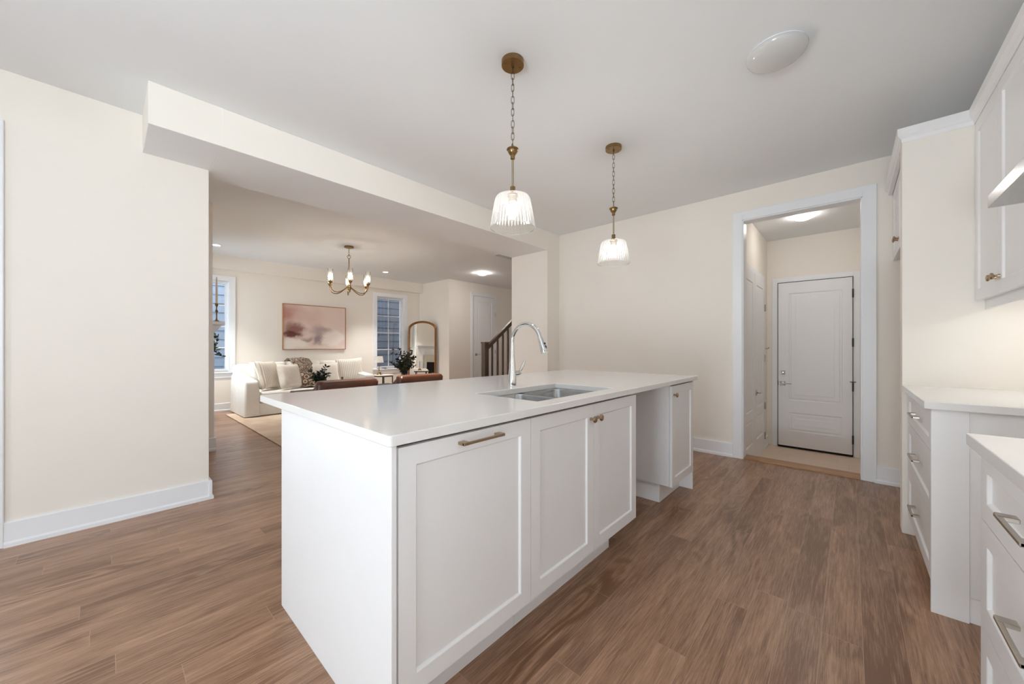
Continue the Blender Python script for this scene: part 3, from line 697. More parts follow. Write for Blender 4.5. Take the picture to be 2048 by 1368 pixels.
# ------------------------------------------------------------------ pendants over the island
def pendant(x, y, label):
    p = thing('pendant_light', (x, y, H), label, 'pendant light', 'glass pendants over the island')
    MB().lathe((x, y, H), [(.002, -.026), (.0612, -.026), (.0622, -.025), (.0625, -.002), (.0625, 0)][::-1], 40).lathe((x-.038, y+.02, H-.026), [(.005, -.004), (.005, 0)], 10).lathe((x+.038, y-.02, H-.026), [(.005, -.004), (.005, 0)], 10).build('canopy', M['brass'], p)
    ch = MB(); n = 13; z0, z1 = H-.026, 2.275; pitch = (z0-z1)/n
    ch.tube([(x + .009*math.cos(a), y, z0-.004 + .010*math.sin(a)) for a in [2*PI*i/14 for i in range(14)]], .0022, 6, True)
    for k in range(n):
        zc_ = z0 - pitch*(k+.5) - .004; hl, hw = pitch*.62, .0078
        a0 = .5 + (PI/2 if k % 2 else 0) + .25*math.sin(k*1.7)
        pts = []
        for i in range(18):
            a = 2*PI*i/18; u = hw*math.cos(a); v = (hl-hw)*(1 if math.sin(a) > 0 else -1)*(abs(math.sin(a)) > .01) + hw*math.sin(a)
            pts.append((x+u*math.cos(a0), y+u*math.sin(a0), zc_+v))
        ch.tube(pts, .0016, 6, True)
    ch.build('chain', M['chainbrass'], p)
    MB().tube([(x+.016*math.cos(a), y+.008*math.cos(a), 2.262+.017*math.sin(a)) for a in [2*PI*i/16 for i in range(16)]], .0022, 6, True).lathe((x, y, 0), [(.003, 2.263), (.014, 2.262), (.020, 2.258), (.033, 2.251), (.034, 2.247), (.031, 2.243), (.027, 2.240), (.0255, 2.232), (.019, 2.221), (.0125, 2.215), (.0125, 2.196), (.006, 2.192)][::-1], 28).build('finial', M['brass'], p)
    MB().lathe((x, y, 0), [(.0062, 2.03), (.0062, 2.19)], 16).build('rod', M['rodmetal'], p)
    MB().lathe((x, y, 0), [(.024, 1.955), (.025, 1.985), (.030, 1.988), (.030, 1.998), (.020, 2.003), (.0145, 2.012), (.0145, 2.04), (.008, 2.043)], 28).build('socket', M['brass'], p)
    # ribbed tapering glass shade, open below
    n = 216; vs = []; fs = []
    prof = [(.026, 1.990), (.070, 1.990), (.090, 1.984), (.0965, 1.970), (.110, 1.895), (.1245, 1.812)]
    for j, (r, z) in enumerate(prof):
        for i in range(n):
            a = 2*PI*i/n; amp = .0030 if j >= 3 else 0
            rr = r + amp*abs(math.sin(a*18)); vs.append((x+rr*math.cos(a), y+rr*math.sin(a), z))
    for j in range(len(prof)-1):
        for i in range(n):
            k = (i+1) % n; fs.append((j*n+i, j*n+k, (j+1)*n+k, (j+1)*n+i))
    sh = MB().add(vs, fs, True)
    sh.tube([(x+.1245*math.cos(2*PI*i/60), y+.1245*math.sin(2*PI*i/60), 1.812) for i in range(60)], .0018, 6, True)
    sh.build('shade', M['shade_glass'], p)
    MB().lathe((x, y, 0), [(.002, 1.862), (.014, 1.866), (.021, 1.882), (.022, 1.90), (.018, 1.925), (.013, 1.945), (.0125, 1.957)], 20).build('bulb', M['bulb'], p)
    return p
pendant(1.529, 1.388, 'clear ribbed glass pendant on a brass chain, hanging over the sink end of the island')
pendant(2.726, 1.391, 'clear ribbed glass pendant on a brass chain, hanging nearest the mudroom opening')

# ------------------------------------------------------------------ flush ceiling lights
def flush(name, x, y, r, label, lens):
    p = thing(name, (x, y, H), label, 'ceiling light', 'round flush ceiling lights')
    MB().lathe((x, y, H), [(r*.94, 0), (r*.95, -.010), (r*.90, -.013)], 48, caps=False).build('base', M['trim'], p)
    dp = r*.40
    prof = [(r*1.0*math.cos(t*PI/2/9), -.014-dp*math.sin(t*PI/2/9)) for t in range(10)]
    MB().lathe((x, y, H), [(r*.92, -.008), (r*.985, -.010)] + prof[:-1] + [(.001, -.014-dp)], 56).build('diffuser', lens, p)
    return p
flush('flush_light', 2.425, .292, .137, 'round frosted flush light, switched off, on the kitchen ceiling', M['frost'])
flush('flush_light', 5.72, .42, .100, 'round flush light glowing on the mudroom ceiling', M['lit_frost'])
flush('flush_light', 5.52, 5.90, .096, 'round flush light glowing on the living room ceiling by the stairs', M['lit_hall'])
for x, y, lb in ((1.18, 7.35, 'small recessed spotlight on the living room ceiling by the blank wall edge'), (4.047, 7.354, 'small recessed spotlight on the living room ceiling beside the chandelier'),
                 (2.75, 4.34, 'small recessed spotlight added out of view behind the dropped beam for fill light')):  # last one is an unseen spot added to brighten rug and sofa
    p = thing('recessed_light', (x, y, H), lb, 'recessed light', 'recessed ceiling spots')
    MB().lathe((x, y, H), [(.062, 0), (.062, -.004), (.05, -.006), (.046, -.003)], 32, caps=False).build('trim_ring', M['trim'], p)
    MB().lathe((x, y, H-.003), [(.001, 0), (.05, 0)], 32, caps=False).build('lens', M['recess' if y > 5 else 'recess_added'], p)
    sl_ = bpy.data.lights.new('downlight', 'SPOT'); sl_.energy = 190 if y > 5 else 650; sl_.spot_size = math.radians(84 if y > 5 else 64); sl_.spot_blend = .7; sl_.shadow_soft_size = .05; sl_.color = (1, .97, .93)
    so_ = bpy.data.objects.new('downlight', sl_); sc.collection.objects.link(so_); so_.parent = p; so_.location = (0, 0, -.012)

# ------------------------------------------------------------------ right-hand cabinets
NP = (0, 1, 0)
YF = -.262                                 # base cabinet faces
def base_drawers(name, x0, x1, label, hx, group=None):
    t = thing(name, ((x0+x1)/2, -.55, 0), label, 'cabinet', group)
    MB().box(x0+.002, x1-.002, YR+.002, YF-.022, .11, ZC-.031).build('body', M['cab'], t)
    MB().box(x0+.002, x1-.002, YF-.10, YF-.085, 0, .11).build('toe_kick', M['cab'], t)
    for z0, z1 in ((.695, .874), (.414, .691), (.128, .410)):
        d = MB().face_panel((x0+.003, YF-.019, z0), UX, NP, x1-x0-.006, z1-z0, .019, [(.058, x1-x0-.064, .05 if z1-z0 < .2 else .058, z1-z0-(.05 if z1-z0 < .2 else .058))], [(.0015, -.002), (.005, -.009)]).build('drawer', M['cab'], t, .0012, 1)
        d['_o'] = t['_o']; pull(d, (hx, YF, z1-.085 if z1-z0 < .2 else z1-.125), NP, UX, .17, M['nickel'])
    return t
t = base_drawers('drawer_cabinet', 2.435, 3.318, 'white three-drawer base cabinet between the open range bay and the stub wall', 2.87, 'white drawer base cabinets')
MB().box(2.418, 2.434, -.367, YF+.002, 0, ZC-.031).box(2.428, 2.434, YR+.002, -.368, .105, ZC-.031).box(2.430, 2.434, YR+.002, -.368, 0, .1035).build('side_panel', M['cab'], t, .001, 1)
base_drawers('drawer_cabinet', .84, 1.602, 'white three-drawer base cabinet on the near side of the open range bay', 1.22, 'white drawer base cabinets')
tag(MB().box(2.395, XS-.001, YR+.001, -.238, ZC-.031, ZC).build('countertop', M['quartz'], None, .002, 2), 'white quartz counter ending at the stub wall', 'countertop')
tag(MB().box(.82, 1.61, YR+.001, -.238, ZC-.031, ZC).build('countertop', M['quartz'], None, .002, 2), 'white quartz counter on the near side of the range bay', 'countertop')
# upper cabinet with two doors
YU = -.523; UZ0, UZ1 = 1.415, 2.408
u1 = thing('wall_cabinet', (2.87, -.7, UZ0), 'white two-door wall cabinet above the counter by the stub wall', 'cabinet')
MB().box(2.436, XS-.002, YR+.002, YU-.020, UZ0, UZ1).build('body', M['cab'], u1)
for x0, x1, kx in ((2.438, 2.875, 2.845), (2.879, XS-.004, 2.909)):
    d = shaker((x0, YU-.019, UZ0-.004), UX, NP, x1-x0, UZ1-UZ0+.002).build('door', M['cab'], u1, .0012, 1); d['_o'] = u1['_o']
    knob(d, (kx, YU, 1.487), NP)
MB().box(2.436, XS-.002, YU-.055, YU-.036, UZ0-.055, UZ0).build('light_rail', M['cab'], u1)
us = thing('cabinet_light_strip', (2.9, -.66, UZ0), 'glowing light strip under the wall cabinet by the stub wall', 'light')
MB().box(2.55, 3.10, -.72, -.66, UZ0-.014, UZ0-.001).build('housing', M['trim'], us)
MB().box(2.56, 3.09, -.715, -.665, UZ0-.018, UZ0-.0145).build('diffuser', M['strip'], us)
un = thing('wall_cabinet', (1.22, -.7, UZ0), 'white two-door wall cabinet on the near side of the range hood', 'cabinet')
MB().box(.842, 1.606, YR+.002, YU-.020, UZ0, UZ1).build('body', M['cab'], un)
for x0, x1, kx in ((.844, 1.222, 1.192), (1.226, 1.604, 1.256)):
    d = shaker((x0, YU-.019, UZ0-.004), UX, NP, x1-x0, UZ1-UZ0+.002).build('door', M['cab'], un, .0012, 1); d['_o'] = un['_o']
    knob(d, (kx, YU, 1.487), NP)
MB().box(.842, 1.606, YU-.055, YU-.036, UZ0-.055, UZ0).build('light_rail', M['cab'], un)
us2 = thing('cabinet_light_strip', (1.22, -.66, UZ0), 'glowing light strip added out of view under the near wall cabinet for fill light', 'light')  # unseen strip added to brighten the island front and aisle floor
MB().box(.87, 1.57, -.72, -.66, UZ0-.014, UZ0-.001).build('housing', M['trim'], us2)
MB().box(.88, 1.56, -.715, -.665, UZ0-.018, UZ0-.0145).build('diffuser', M['strip'], us2)
# cabinet over the hood and slim hood
u2 = thing('hood_cabinet', (2.03, -.7, 1.80), 'white short wall cabinet above the steel range hood', 'cabinet')
MB().box(1.612, 2.432, YR+.002, YU-.020, 1.77, UZ1).build('body', M['cab'], u2)
for x0, x1, kx in ((1.614, 2.020, 1.99), (2.024, 2.430, 2.054)):
    d = shaker((x0, YU-.019, 1.772), UX, NP, x1-x0, UZ1-1.774).build('door', M['cab'], u2, .0012, 1); d['_o'] = u2['_o']
    knob(d, (kx, YU, 1.82), NP)
hd_ = thing('range_hood', (2.02, -.63, 1.71), 'slim stainless range hood jutting out under the wall cabinets', 'range hood')
MB().box(1.625, 2.425, YR+.002, -.415, 1.716, 1.766).build('housing', M['steel'], hd_, .002)
for x0, x1 in ((1.66, 2.02), (2.03, 2.39)): MB().box(x0, x1, YR+.05, -.50, 1.708, 1.716).build('filter', M['mesh_filter'], hd_, .002)
MB().tube([(2.28, -.56, 1.707), (2.30, -.545, 1.700), (2.33, -.545, 1.700), (2.35, -.56, 1.707)], .003, 8).build('filter_latch', M['nickel'], hd_)
# refrigerator cabinet in the alcove
u3 = thing('refrigerator_cabinet', (3.92, -.55, 1.86), 'white deep wall cabinet over the empty refrigerator alcove', 'cabinet')
MB().box(XS+.117, XF-.003, YR+.002, YF-.022, 1.868, UZ1).build('body', M['cab'], u3)
for x0, x1, kx in ((XS+.118, 3.914, 3.88), (3.918, XF-.004, 3.95)):
    d = shaker((x0, YF-.019, 1.858), UX, NP, x1-x0, UZ1-1.86).build('door', M['cab'], u3, .0012, 1); d['_o'] = u3['_o']
    knob(d, (kx, YF, 1.94), NP)
# crown moulding along the cabinet tops
pl = [(XF-.001, -.240), (XS, -.240), (XS, YU), (.84, YU)]
def off(d):
    return [(XF-.001, -.240+d), (XS-d, -.240+d), (XS-d, YU+d), (.84, YU+d)]
prof = [(-.02, 2.409), (.004, 2.409), (.007, 2.432), (.012, 2.436), (.022, 2.450), (.024, 2.492), (-.02, 2.492)]
cr = MB(); rg = []
for i in range(4): rg.append([(off(d_)[i][0], off(d_)[i][1], z) for d_, z in prof])
cr.loft(rg, smooth=False)
cr.box(XS+.0, XF-.003, YR+.002, -.262, 2.441, 2.460).box(.85, XS, YR+.002, YU-.022, 2.409, 2.460)
struct('trim_6', cr, M['cab'], 'white crown moulding along the tops of the wall cabinets', 'trim')

# ------------------------------------------------------------------ mudroom wall hook
hk = thing('wall_hook', (6.62, .933, .93), 'tiny metal hook on the mudroom wall past the closet doors', 'hook')
MB().tube([(6.62, .933, 1.12), (6.62, .90, 1.115), (6.62, .885, 1.135)], .006, 8).build('peg', M['nickel'], hk)

# ------------------------------------------------------------------ staircase and railing
stair = MB(); 
for k in range(12):
    x0 = 4.42 + .255*k; stair.box(x0, x0+.255*(12-k) if False else x0+.27, YBB+.001, 4.46, 0 if k < 1 else .19*k-.02, .19*(k+1))
stair = MB()
for k in range(12): stair.box(4.42+.255*k, 4.42+.255*(k+1), YBB+.001, 4.46, max(0, .19*(k+1)-.42), .19*(k+1)-.03)
sr = thing('staircase', (4.42, 4.1, 0), 'white and brown stair flight climbing behind the pier', 'staircase')
stair.build('risers', M['trim'], sr)
tr_ = MB()
for k in range(12): tr_.box(4.39+.255*k, 4.42+.255*(k+1), YBB+.001, 4.475, .19*(k+1)-.03, .19*(k+1))
tr_.build('treads', M['stairwood'], sr, .004)
sk_ = MB().add([(4.42, 4.462, 0), (4.80, 4.462, 0), (7.48, 4.462, 1.99), (7.48, 4.462, 2.29), (4.42, 4.462, .02), (4.42, 4.474, 0), (4.80, 4.474, 0), (7.48, 4.474, 1.99), (7.48, 4.474, 2.29), (4.42, 4.474, .02)],
    [(0, 1, 2, 3, 4), (9, 8, 7, 6, 5), (0, 5, 6, 1), (1, 6, 7, 2), (2, 7, 8, 3), (3, 8, 9, 4), (4, 9, 5, 0)]); sk_.build('stringer', M['trim'], sr)
RY = 4.52; SL = .745
rl = thing('stair_railing', (4.29, RY, 0), 'brown wood stair railing with newel post and square balusters', 'railing')
MB().box(4.245, 4.335, RY-.045, RY+.045, 0, 1.195).box(4.238, 4.342, RY-.052, RY+.052, 1.195, 1.222).build('newel_post', M['stairwood'], rl, .003)
rz = lambda x: 1.125 + (x-4.335)*SL
MB().bar((4.325, RY, rz(4.325)), (7.3, RY, rz(7.3)), .058, .062).build('handrail', M['stairwood'], rl, .006)
for k in range(20):
    x = 4.455 + .132*k
    MB().box(x-.0135, x+.0135, RY-.0135, RY+.0135, max(0, .745*(x-4.42)-.05), rz(x)-.03).build('baluster', M['stairwood'], rl)

# ------------------------------------------------------------------ living room: rug, sofa and cushions
def cushion_mesh(w_, d_, h_, n=14, puff=.5, corner=.12):
    """soft box: w (x) by h (z) with thickness d (y); puffed like a scatter cushion"""
    vs = []; fs = []
    for side in (1, -1):
        for j in range(n+1):
            for i in range(n+1):
                u, v = 2*i/n-1, 2*j/n-1
                e = max(0, (1-u**4))*max(0, (1-v**4))
                px = u*(1 - corner*.5*(1-abs(v))**1 * (abs(u)**3)); pz = v*(1 - corner*.5*(1-abs(u))**1*(abs(v)**3))
                vs.append((px*w_/2, side*d_/2*(e**puff), pz*h_/2))
    N_ = (n+1)*(n+1)
    for s_ in (0, 1):
        for j in range(n):
            for i in range(n):
                a = s_*N_ + j*(n+1)+i; q = (a, a+1, a+n+2, a+n+1)
                fs.append(q if s_ else q[::-1])
    return vs, fs
def soft_box(x0, x1, y0, y1, z0, z1, r=.05, seg=4):
    mb = MB().box(x0, x1, y0, y1, z0, z1); mb._b = r; return mb
tag(MB().box(1.36, 3.78, 3.95, 7.74, .001, .012).build('rug', M['rug'], None, .004), 'pale faded beige rug under the sofa and chairs', 'rug')
so = thing('sofa', (2.78, 7.6, 0), 'white slipcovered sofa under the abstract picture', 'sofa')
SXa, SXb = 1.49, 3.66
def flare(x0, x1, y0, y1, z0, z1, fl, r):
    """upholstered block whose skirt spreads a little at the floor"""
    rings = []
    for z, g in ((z0, fl), (z0+(z1-z0)*.35, fl*.5), (z1-r, 0), (z1-r*.3, -r*.3), (z1, -r)):
        rings.append(rrect(x0-g, x1+g, y0-g, y1+g, max(.02, r-.0), z, 4))
    return MB().loft(rings)
def slip_arm(x0, x1, y0, y1, zf, zb, sign):
    rings = []
    for t_, g in ((0, .012), (.4, .006), (.93, 0), (.98, -.010), (1, -.032)):
        ring = []
        for (px, py, _) in rrect(x0-g, x1+g, y0-g, y1+g, .036, 0, 4):
            k = (py-y0)/(y1-y0); ring.append((px, py, .026+(zf+(zb-zf)*k-.026)*t_))
        rings.append(ring)
    return MB().loft(rings)
slip_arm(SXa, SXa+.20, 7.07, 8.05, .585, .67, 1).build('arm', M['cotton'], so)
slip_arm(SXb-.20, SXb, 7.07, 8.05, .585, .67, 1).build('arm', M['cotton'], so)
flare(SXa+.17, SXb-.17, 7.085, 8.0, .026, .225, .006, .03).build('base', M['cotton'], so)
for fx_ in (SXa+.08, SXb-.08):
    for fy_ in (7.18, 7.96): MB().box(fx_-.03, fx_+.03, fy_-.03, fy_+.03, .0125 if fy_ < 7.7 else .0005, .03).build('foot', M['darkwood'], so)
MB().box(SXa+.20, SXb-.20, 7.09, 7.80, .225, .395).build('seat_cushion', M['cotton'], so, .045, 4)
flare(SXa+.02, SXb-.02, 7.82, 8.08, .02, .83, .0, .06).build('back', M['cotton'], so)
bw = (SXb-SXa-.42)/3
for k in range(3):
    vs, fs = cushion_mesh(bw-.005, .22, .47, 12, .35, .05)
    x = SXa+.21+bw*(k+.5); rot = Matrix.Rotation(math.radians(-9), 3, 'X')
    MB().add([(rot @ Vector(p)) + Vector((x, 7.755, .635)) for p in vs], fs, True).build('back_cushion', M['cotton'], so)
def pillow(name, w_, h_, d_, loc, rx, ry, rz_, m, label, cat='pillow'):
    vs, fs = cushion_mesh(w_, d_, h_, 14, .5, .16)
    o = MB().add(vs, fs, True).build(name, m); o.location = loc
    o.rotation_euler = (math.radians(rx), math.radians(ry), math.radians(rz_))
    return tag(o, label, cat, 'scatter pillows on the sofa')
pillow('pillow', .50, .50, .17, (1.90, 7.45, .655), -16, 2, 42, M['stripe'], 'striped ivory pillow against the sofa arm nearest the kitchen wall')
pillow('pillow', .44, .45, .17, (2.20, 7.33, .620), -16, 3, 28, M['linen'], 'plain ivory pillow in front of the folded patterned throw')
pillow('lumbar_pillow', .38, .27, .12, (2.56, 7.40, .545), -16, 0, 8, M['medallion'], 'small brown patterned pillow in the middle of the sofa')
pillow('pillow', .46, .44, .16, (2.88, 7.47, .610), -16, -4, -8, M['linen'], 'plain ivory pillow leaning on a striped one at the lamp end')
pillow('pillow', .53, .50, .17, (3.36, 7.52, .660), -14, -3, -6, M['stripe'], 'striped ivory pillow at the sofa end beside the lamp table')
# throw blanket over the back, running down onto the seat
pth = [(8.05, .842), (7.99, .848), (7.93, .862), (7.86, .885), (7.79, .895), (7.71, .885), (7.645, .80), (7.61, .68), (7.585, .56), (7.57, .47), (7.52, .42), (7.40, .405), (7.26, .40)]
vs = []; fs = []; nw = 18
for j, (yy, zz) in enumerate(pth):
    for i in range(nw+1):
        u = i/nw; fold = .016*math.sin(u*21+j*.5) + .010*math.sin(u*37-j*.9)
        x = 2.29 + .31*u*(1-.1*math.sin(j)) + .012*j*(1 if j > 5 else .3)
        n_ = (0, .3, 1) if j in (2, 3, 4) or j > 8 else (0, -1, .25)
        vs.append((x, yy + n_[1]*abs(fold), zz + n_[2]*abs(fold)+.012))
for j in range(len(pth)-1):
    for i in range(nw):
        a = j*(nw+1)+i; fs.append((a, a+1, a+nw+2, a+nw+1))
th = MB().add(vs, fs, True).build('throw_blanket', M['paisley'])
md = th.modifiers.new('thick', 'SOLIDIFY'); md.thickness = .010; md.offset = 1
tag(th, 'brown patterned throw draped over the sofa back', 'throw')

# framed abstract
ar = thing('picture', (2.94, YW, 1.08), 'large abstract painting in blush and rust hung above the sofa', 'picture')
PX0, PX1, PZ0, PZ1 = 2.335, 3.56, 1.082, 1.99
MB().box(PX0, PX0+.011, YW-.045, YW-.002, PZ0, PZ1).box(PX1-.011, PX1, YW-.045, YW-.002, PZ0, PZ1).box(PX0+.011, PX1-.011, YW-.045, YW-.002, PZ0, PZ0+.011).box(PX0+.011, PX1-.011, YW-.045, YW-.002, PZ1-.011, PZ1).build('frame', M['frame_wood'], ar, .002)
me = bpy.data.meshes.new('canvas'); me.from_pydata([(0, 0, 0), (1, 0, 0), (1, 0, 1), (0, 0, 1), (0, .012, 0), (1, .012, 0), (1, .012, 1), (0, .012, 1)], [], [(0, 1, 2, 3), (7, 6, 5, 4), (0, 4, 5, 1), (1, 5, 6, 2), (2, 6, 7, 3), (3, 7, 4, 0)])
me.materials.append(M['art']); cv = bpy.data.objects.new('canvas', me); sc.collection.objects.link(cv); cv.parent = ar
cv.location = (PX0+.012-2.94, -.034, PZ0+.012-1.08); cv.scale = (PX1-PX0-.024, 1, PZ1-PZ0-.024)

# side table, lamp, sill dish
TX, TY, TZ = 4.01, 7.38, .545
tb = thing('side_table', (TX, TY, 0), 'round stone-topped side table with thin black frame beside the sofa', 'side table')
MB().lathe((TX, TY, 0), [(.195, TZ-.022), (.205, TZ-.018), (.205, TZ-.004), (.20, TZ)], 48).build('tabletop', M['marble'], tb)
MB().tube([(TX+.188*math.cos(2*PI*i/40), TY+.188*math.sin(2*PI*i/40), TZ-.032) for i in range(40)], .009, 8, True).build('top_ring', M['black'], tb)
MB().tube([(TX+.188*math.cos(2*PI*i/40), TY+.188*math.sin(2*PI*i/40), .008) for i in range(40)], .008, 8, True).build('base_ring', M['black'], tb)
for k in range(4):
    a = PI/4+.35+PI/2*k; MB().box(TX+.188*math.cos(a)-.008, TX+.188*math.cos(a)+.008, TY+.188*math.sin(a)-.008, TY+.188*math.sin(a)+.008, .008, TZ-.03).build('leg', M['black'], tb)
LX, LY = 3.925, 7.40
lp = thing('table_lamp', (LX, LY, TZ), 'small brass table lamp with a white shade on the side table', 'lamp')
MB().lathe((LX, LY, TZ), [(.052, 0), (.054, .009), (.040, .02), (.036, .048), (.018, .058), (.009, .066)], 28).build('base', M['brass'], lp)
MB().lathe((LX, LY, TZ), [(.007, .06), (.007, .26)], 14).build('stem', M['brass'], lp)
MB().lathe((LX, LY, TZ), [(.094, .258), (.072, .392)], 36, caps=False).lathe((LX, LY, TZ), [(.070, .392), (.092, .258)], 36, caps=False).build('lamp_shade', M['lampshade'], lp)
dsh = MB().lathe((4.49, YW-.0, VZ0), [(.03, 0), (.055, .006), (.06, .016), (.056, .016), (.03, .008), (.001, .007)], 24).build('trinket_dish', M['black'])
tag(dsh, 'small dark dish on the windowsill behind the lamp', 'dish')

# arched mirror leaning in the corner
ml, mr_ = Vector((5.02, 8.00, 0)), Vector((5.43, 7.43, 0))
mu = (mr_-ml).normalized(); mn = Vector((mu.y, -mu.x, 0))
if mn.dot(Vector((-1, -1, 0))) < 0: mn = -mn
mc = (ml+mr_)/2; mw = (mr_-ml).length
mi = thing('floor_mirror', (mc.x, mc.y, 0), 'tall arched floor mirror in an antique gilt frame leaning in the corner', 'mirror')
def arch(wd, zs, zt, n=20):
    pts = [(-wd/2, .02), (wd/2, .02)]
    for k in range(n+1):
        a = PI*k/n; pts.append((wd/2*math.cos(a), zs + (zt-zs)*math.sin(a)**.9 if math.sin(a) > 0 else zs))
    return pts
def mpt(u, z, d):
    lean = .05*(1 - z/1.75)
    return mc + mu*u + mn*(d+lean) + Vector((0, 0, z))
A0 = arch(mw, 1.56, 1.765); A1 = arch(mw-.085, 1.535, 1.715)
A1[0] = (A1[0][0], .07); A1[1] = (A1[1][0], .07)
fr = MB(); n = len(A0)
fr.loft([[mpt(u, z, 0) for u, z in A0], [mpt(u, z, .03) for u, z in A0], [mpt(u*.97, z*.993, .042) for u, z in A0], [mpt(u*1.02, z+.004, .03) for u, z in A1], [mpt(u, z, .012) for u, z in A1]], caps=False)
fr.build('mirror_frame', M['gilt'], mi)
for k in range(-6, 7):
    pass
MB().add([mpt(u, z, .014) for u, z in A1] + [mpt(u, z, .002) for u, z in A1], [tuple(range(n)), tuple(reversed(range(n, 2*n)))]).build('mirror_glass', M['mirror'], mi)
cr_ = MB()
for k in range(15):
    a = PI*(.28+.44*k/14); u = (mw-.03)/2*math.cos(a); z = 1.55+.20*math.sin(a)**.9
    cr_.sphere(mpt(u, z, .045), .013, 8, 6)
cr_.build('carved_crest', M['gilt'], mi)

# leather chairs with their backs to the kitchen
def leather_chair(cx, y, label):
    t = thing('armchair', (cx, y+.35, .012), label, 'armchair', 'leather armchairs facing the sofa')
    w_ = .68; z0 = .012
    rings = []
    for z, yo, inset in ((.22, .10, .03), (.40, .06, .01), (.60, .02, 0), (.735, 0, .0), (.762, .012, .012), (.772, .035, .035)):
        rings.append(rrect(cx-w_/2+inset, cx+w_/2-inset, y+yo+inset*.3, y+yo+.13-inset*.3, .035, z, 4))
    MB().loft(rings).build('backrest', M['leather'], t)
    MB().box(cx-w_/2+.08, cx+w_/2-.08, y+.18, y+.74, .24, .42).build('seat', M['leather'], t, .05, 4)
    for sx in (-1, 1):
        xa = cx+sx*(w_/2-.085); xb = cx+sx*(w_/2-.003)
        xa, xb = min(xa, xb), max(xa, xb); rings = []
        for yy, zt in ((y+.03, .755), (y+.12, .74), (y+.25, .66), (y+.42, .60), (y+.70, .575), (y+.74, .56)):
            rings.append([(p[0], yy, p[1]) for p in [(q[0], q[1]) for q in rrect(xa, xb, .22, zt, .03, 0, 4)]])
        MB().loft(rings).build('armrest', M['leather'], t)
        for yy in (y+.14, y+.68): MB().lathe((cx+sx*(w_/2-.05), yy, z0), [(.014, 0), (.022, .22)], 12).build('leg', M['darkwood'], t)
    return t
leather_chair(1.870, 4.16, 'tan leather armchair nearer the sofa arm, seen over the island')
leather_chair(2.855, 4.20, 'tan leather armchair nearer the stairs, in front of the eucalyptus')

# coffee table and what stands on it
tbk = thing('coffee_table', (2.8, 6.1, .012), 'long dark wood coffee table between the sofa and the armchairs', 'coffee table')
CT = .452
MB().box(1.95, 3.62, 5.55, 6.47, CT-.05, CT).build('tabletop', M['darkwood'], tbk, .004)
for x in (2.0, 3.565):
    for y in (5.61, 6.41): MB().box(x-.03, x+.03, y-.03, y+.03, .012, CT-.05).build('leg', M['darkwood'], tbk)
def leafy(name, mats, parent, stems, leaf_l, leaf_w, per, seed, spread=1.0):
    """sprays of leaves: stems = list of polylines"""
    rnd = random.Random(seed); lf = MB(); sm = MB()
    for s_ in stems:
        sm.tube(s_, .0025, 5)
        for i in range(per):
            f = rnd.uniform(.25, 1.0)*(len(s_)-1); k = min(int(f), len(s_)-2); p = Vector(s_[k]).lerp(Vector(s_[k+1]), f-k)
            d_ = Vector((rnd.uniform(-1, 1), rnd.uniform(-1, 1), rnd.uniform(-.6, .8))).normalized()
            n_ = d_.cross(Vector((rnd.uniform(-1, 1), rnd.uniform(-1, 1), rnd.uniform(-1, 1)))).normalized(); L_ = leaf_l*rnd.uniform(.7, 1.25); W_ = leaf_w*rnd.uniform(.7, 1.2)
            b_ = n_.cross(d_)
            pts = [p, p+d_*L_*.3+n_*W_*.42, p+d_*L_*.62+n_*W_*.45, p+d_*L_, p+d_*L_*.62-n_*W_*.45, p+d_*L_*.3-n_*W_*.42]
            mid = [p+d_*L_*.3+b_*W_*.12, p+d_*L_*.62+b_*W_*.12]
            lf.add(pts+mid, [(0, 1, 6), (1, 2, 7, 6), (2, 3, 7), (3, 4, 7), (4, 5, 6, 7), (5, 0, 6)], True)
    sm.build('stems', M['twig'], parent); lf.build(name, M[mats], parent)
def fan(c, n, h0, h1, r, seed, flat=1.0):
    rnd = random.Random(seed); out = []
    for k in range(n):
        a = 2*PI*k/n + rnd.uniform(-.3, .3); hh = rnd.uniform(h0, h1); rr = r*rnd.uniform(.35, 1)
        pts = [Vector(c)]
        for q in (.35, .7, 1):
            pts.append(Vector(c) + Vector((math.cos(a)*rr*q**1.2, math.sin(a)*rr*q**1.2*flat, hh*q)) + Vector((rnd.uniform(-.01, .01), rnd.uniform(-.01, .01), 0)))
        out.append(pts)
    return out
BX, BY = 2.29, 6.2
bq = thing('flower_vase', (BX, BY, CT), 'low vase of greenery and white blooms on the coffee table', 'flowers')
MB().lathe((BX, BY, CT), [(.04, 0), (.055, .03), (.058, .08), (.045, .13), (.04, .15)], 24).build('vase', M['pot'], bq)
leafy('leaves', 'leaf', bq, fan((BX, BY, CT+.14), 16, .03, .23, .16, 3), .075, .034, 13, 5)
rnd = random.Random(4)
for k in range(16):
    a = rnd.uniform(0, 2*PI); r_ = rnd.uniform(.02, .13); MB().sphere((BX+r_*math.cos(a), BY+r_*math.sin(a), CT+.16+rnd.uniform(0, .16)), rnd.uniform(.012, .02), 8, 6).build('bloom', M['petal'], bq)
EX, EY = 3.49, 5.70
ev = thing('eucalyptus_vase', (EX, EY, CT), 'tall glass vase of dark eucalyptus branches on the coffee table, in front of the mirror', 'vase')
MB().lathe((EX, EY, CT), [(.045, 0), (.05, .01), (.05, .25), (.046, .25), (.045, .012), (.001, .010)], 28, caps=False).build('vase', M['vase_glass'], ev)
es = [[Vector((EX, EY, CT+.02)), Vector((EX, EY, CT+.22))] + s_[1:] for s_ in fan((EX, EY, CT+.24), 32, .12, .44, .27, 8)]
leafy('leaves', 'leaf2', ev, es, .052, .036, 22, 11)
gv = thing('bud_vase', (2.66, 6.25, CT), 'small grey ceramic bottle on the coffee table past the white blooms', 'vase')
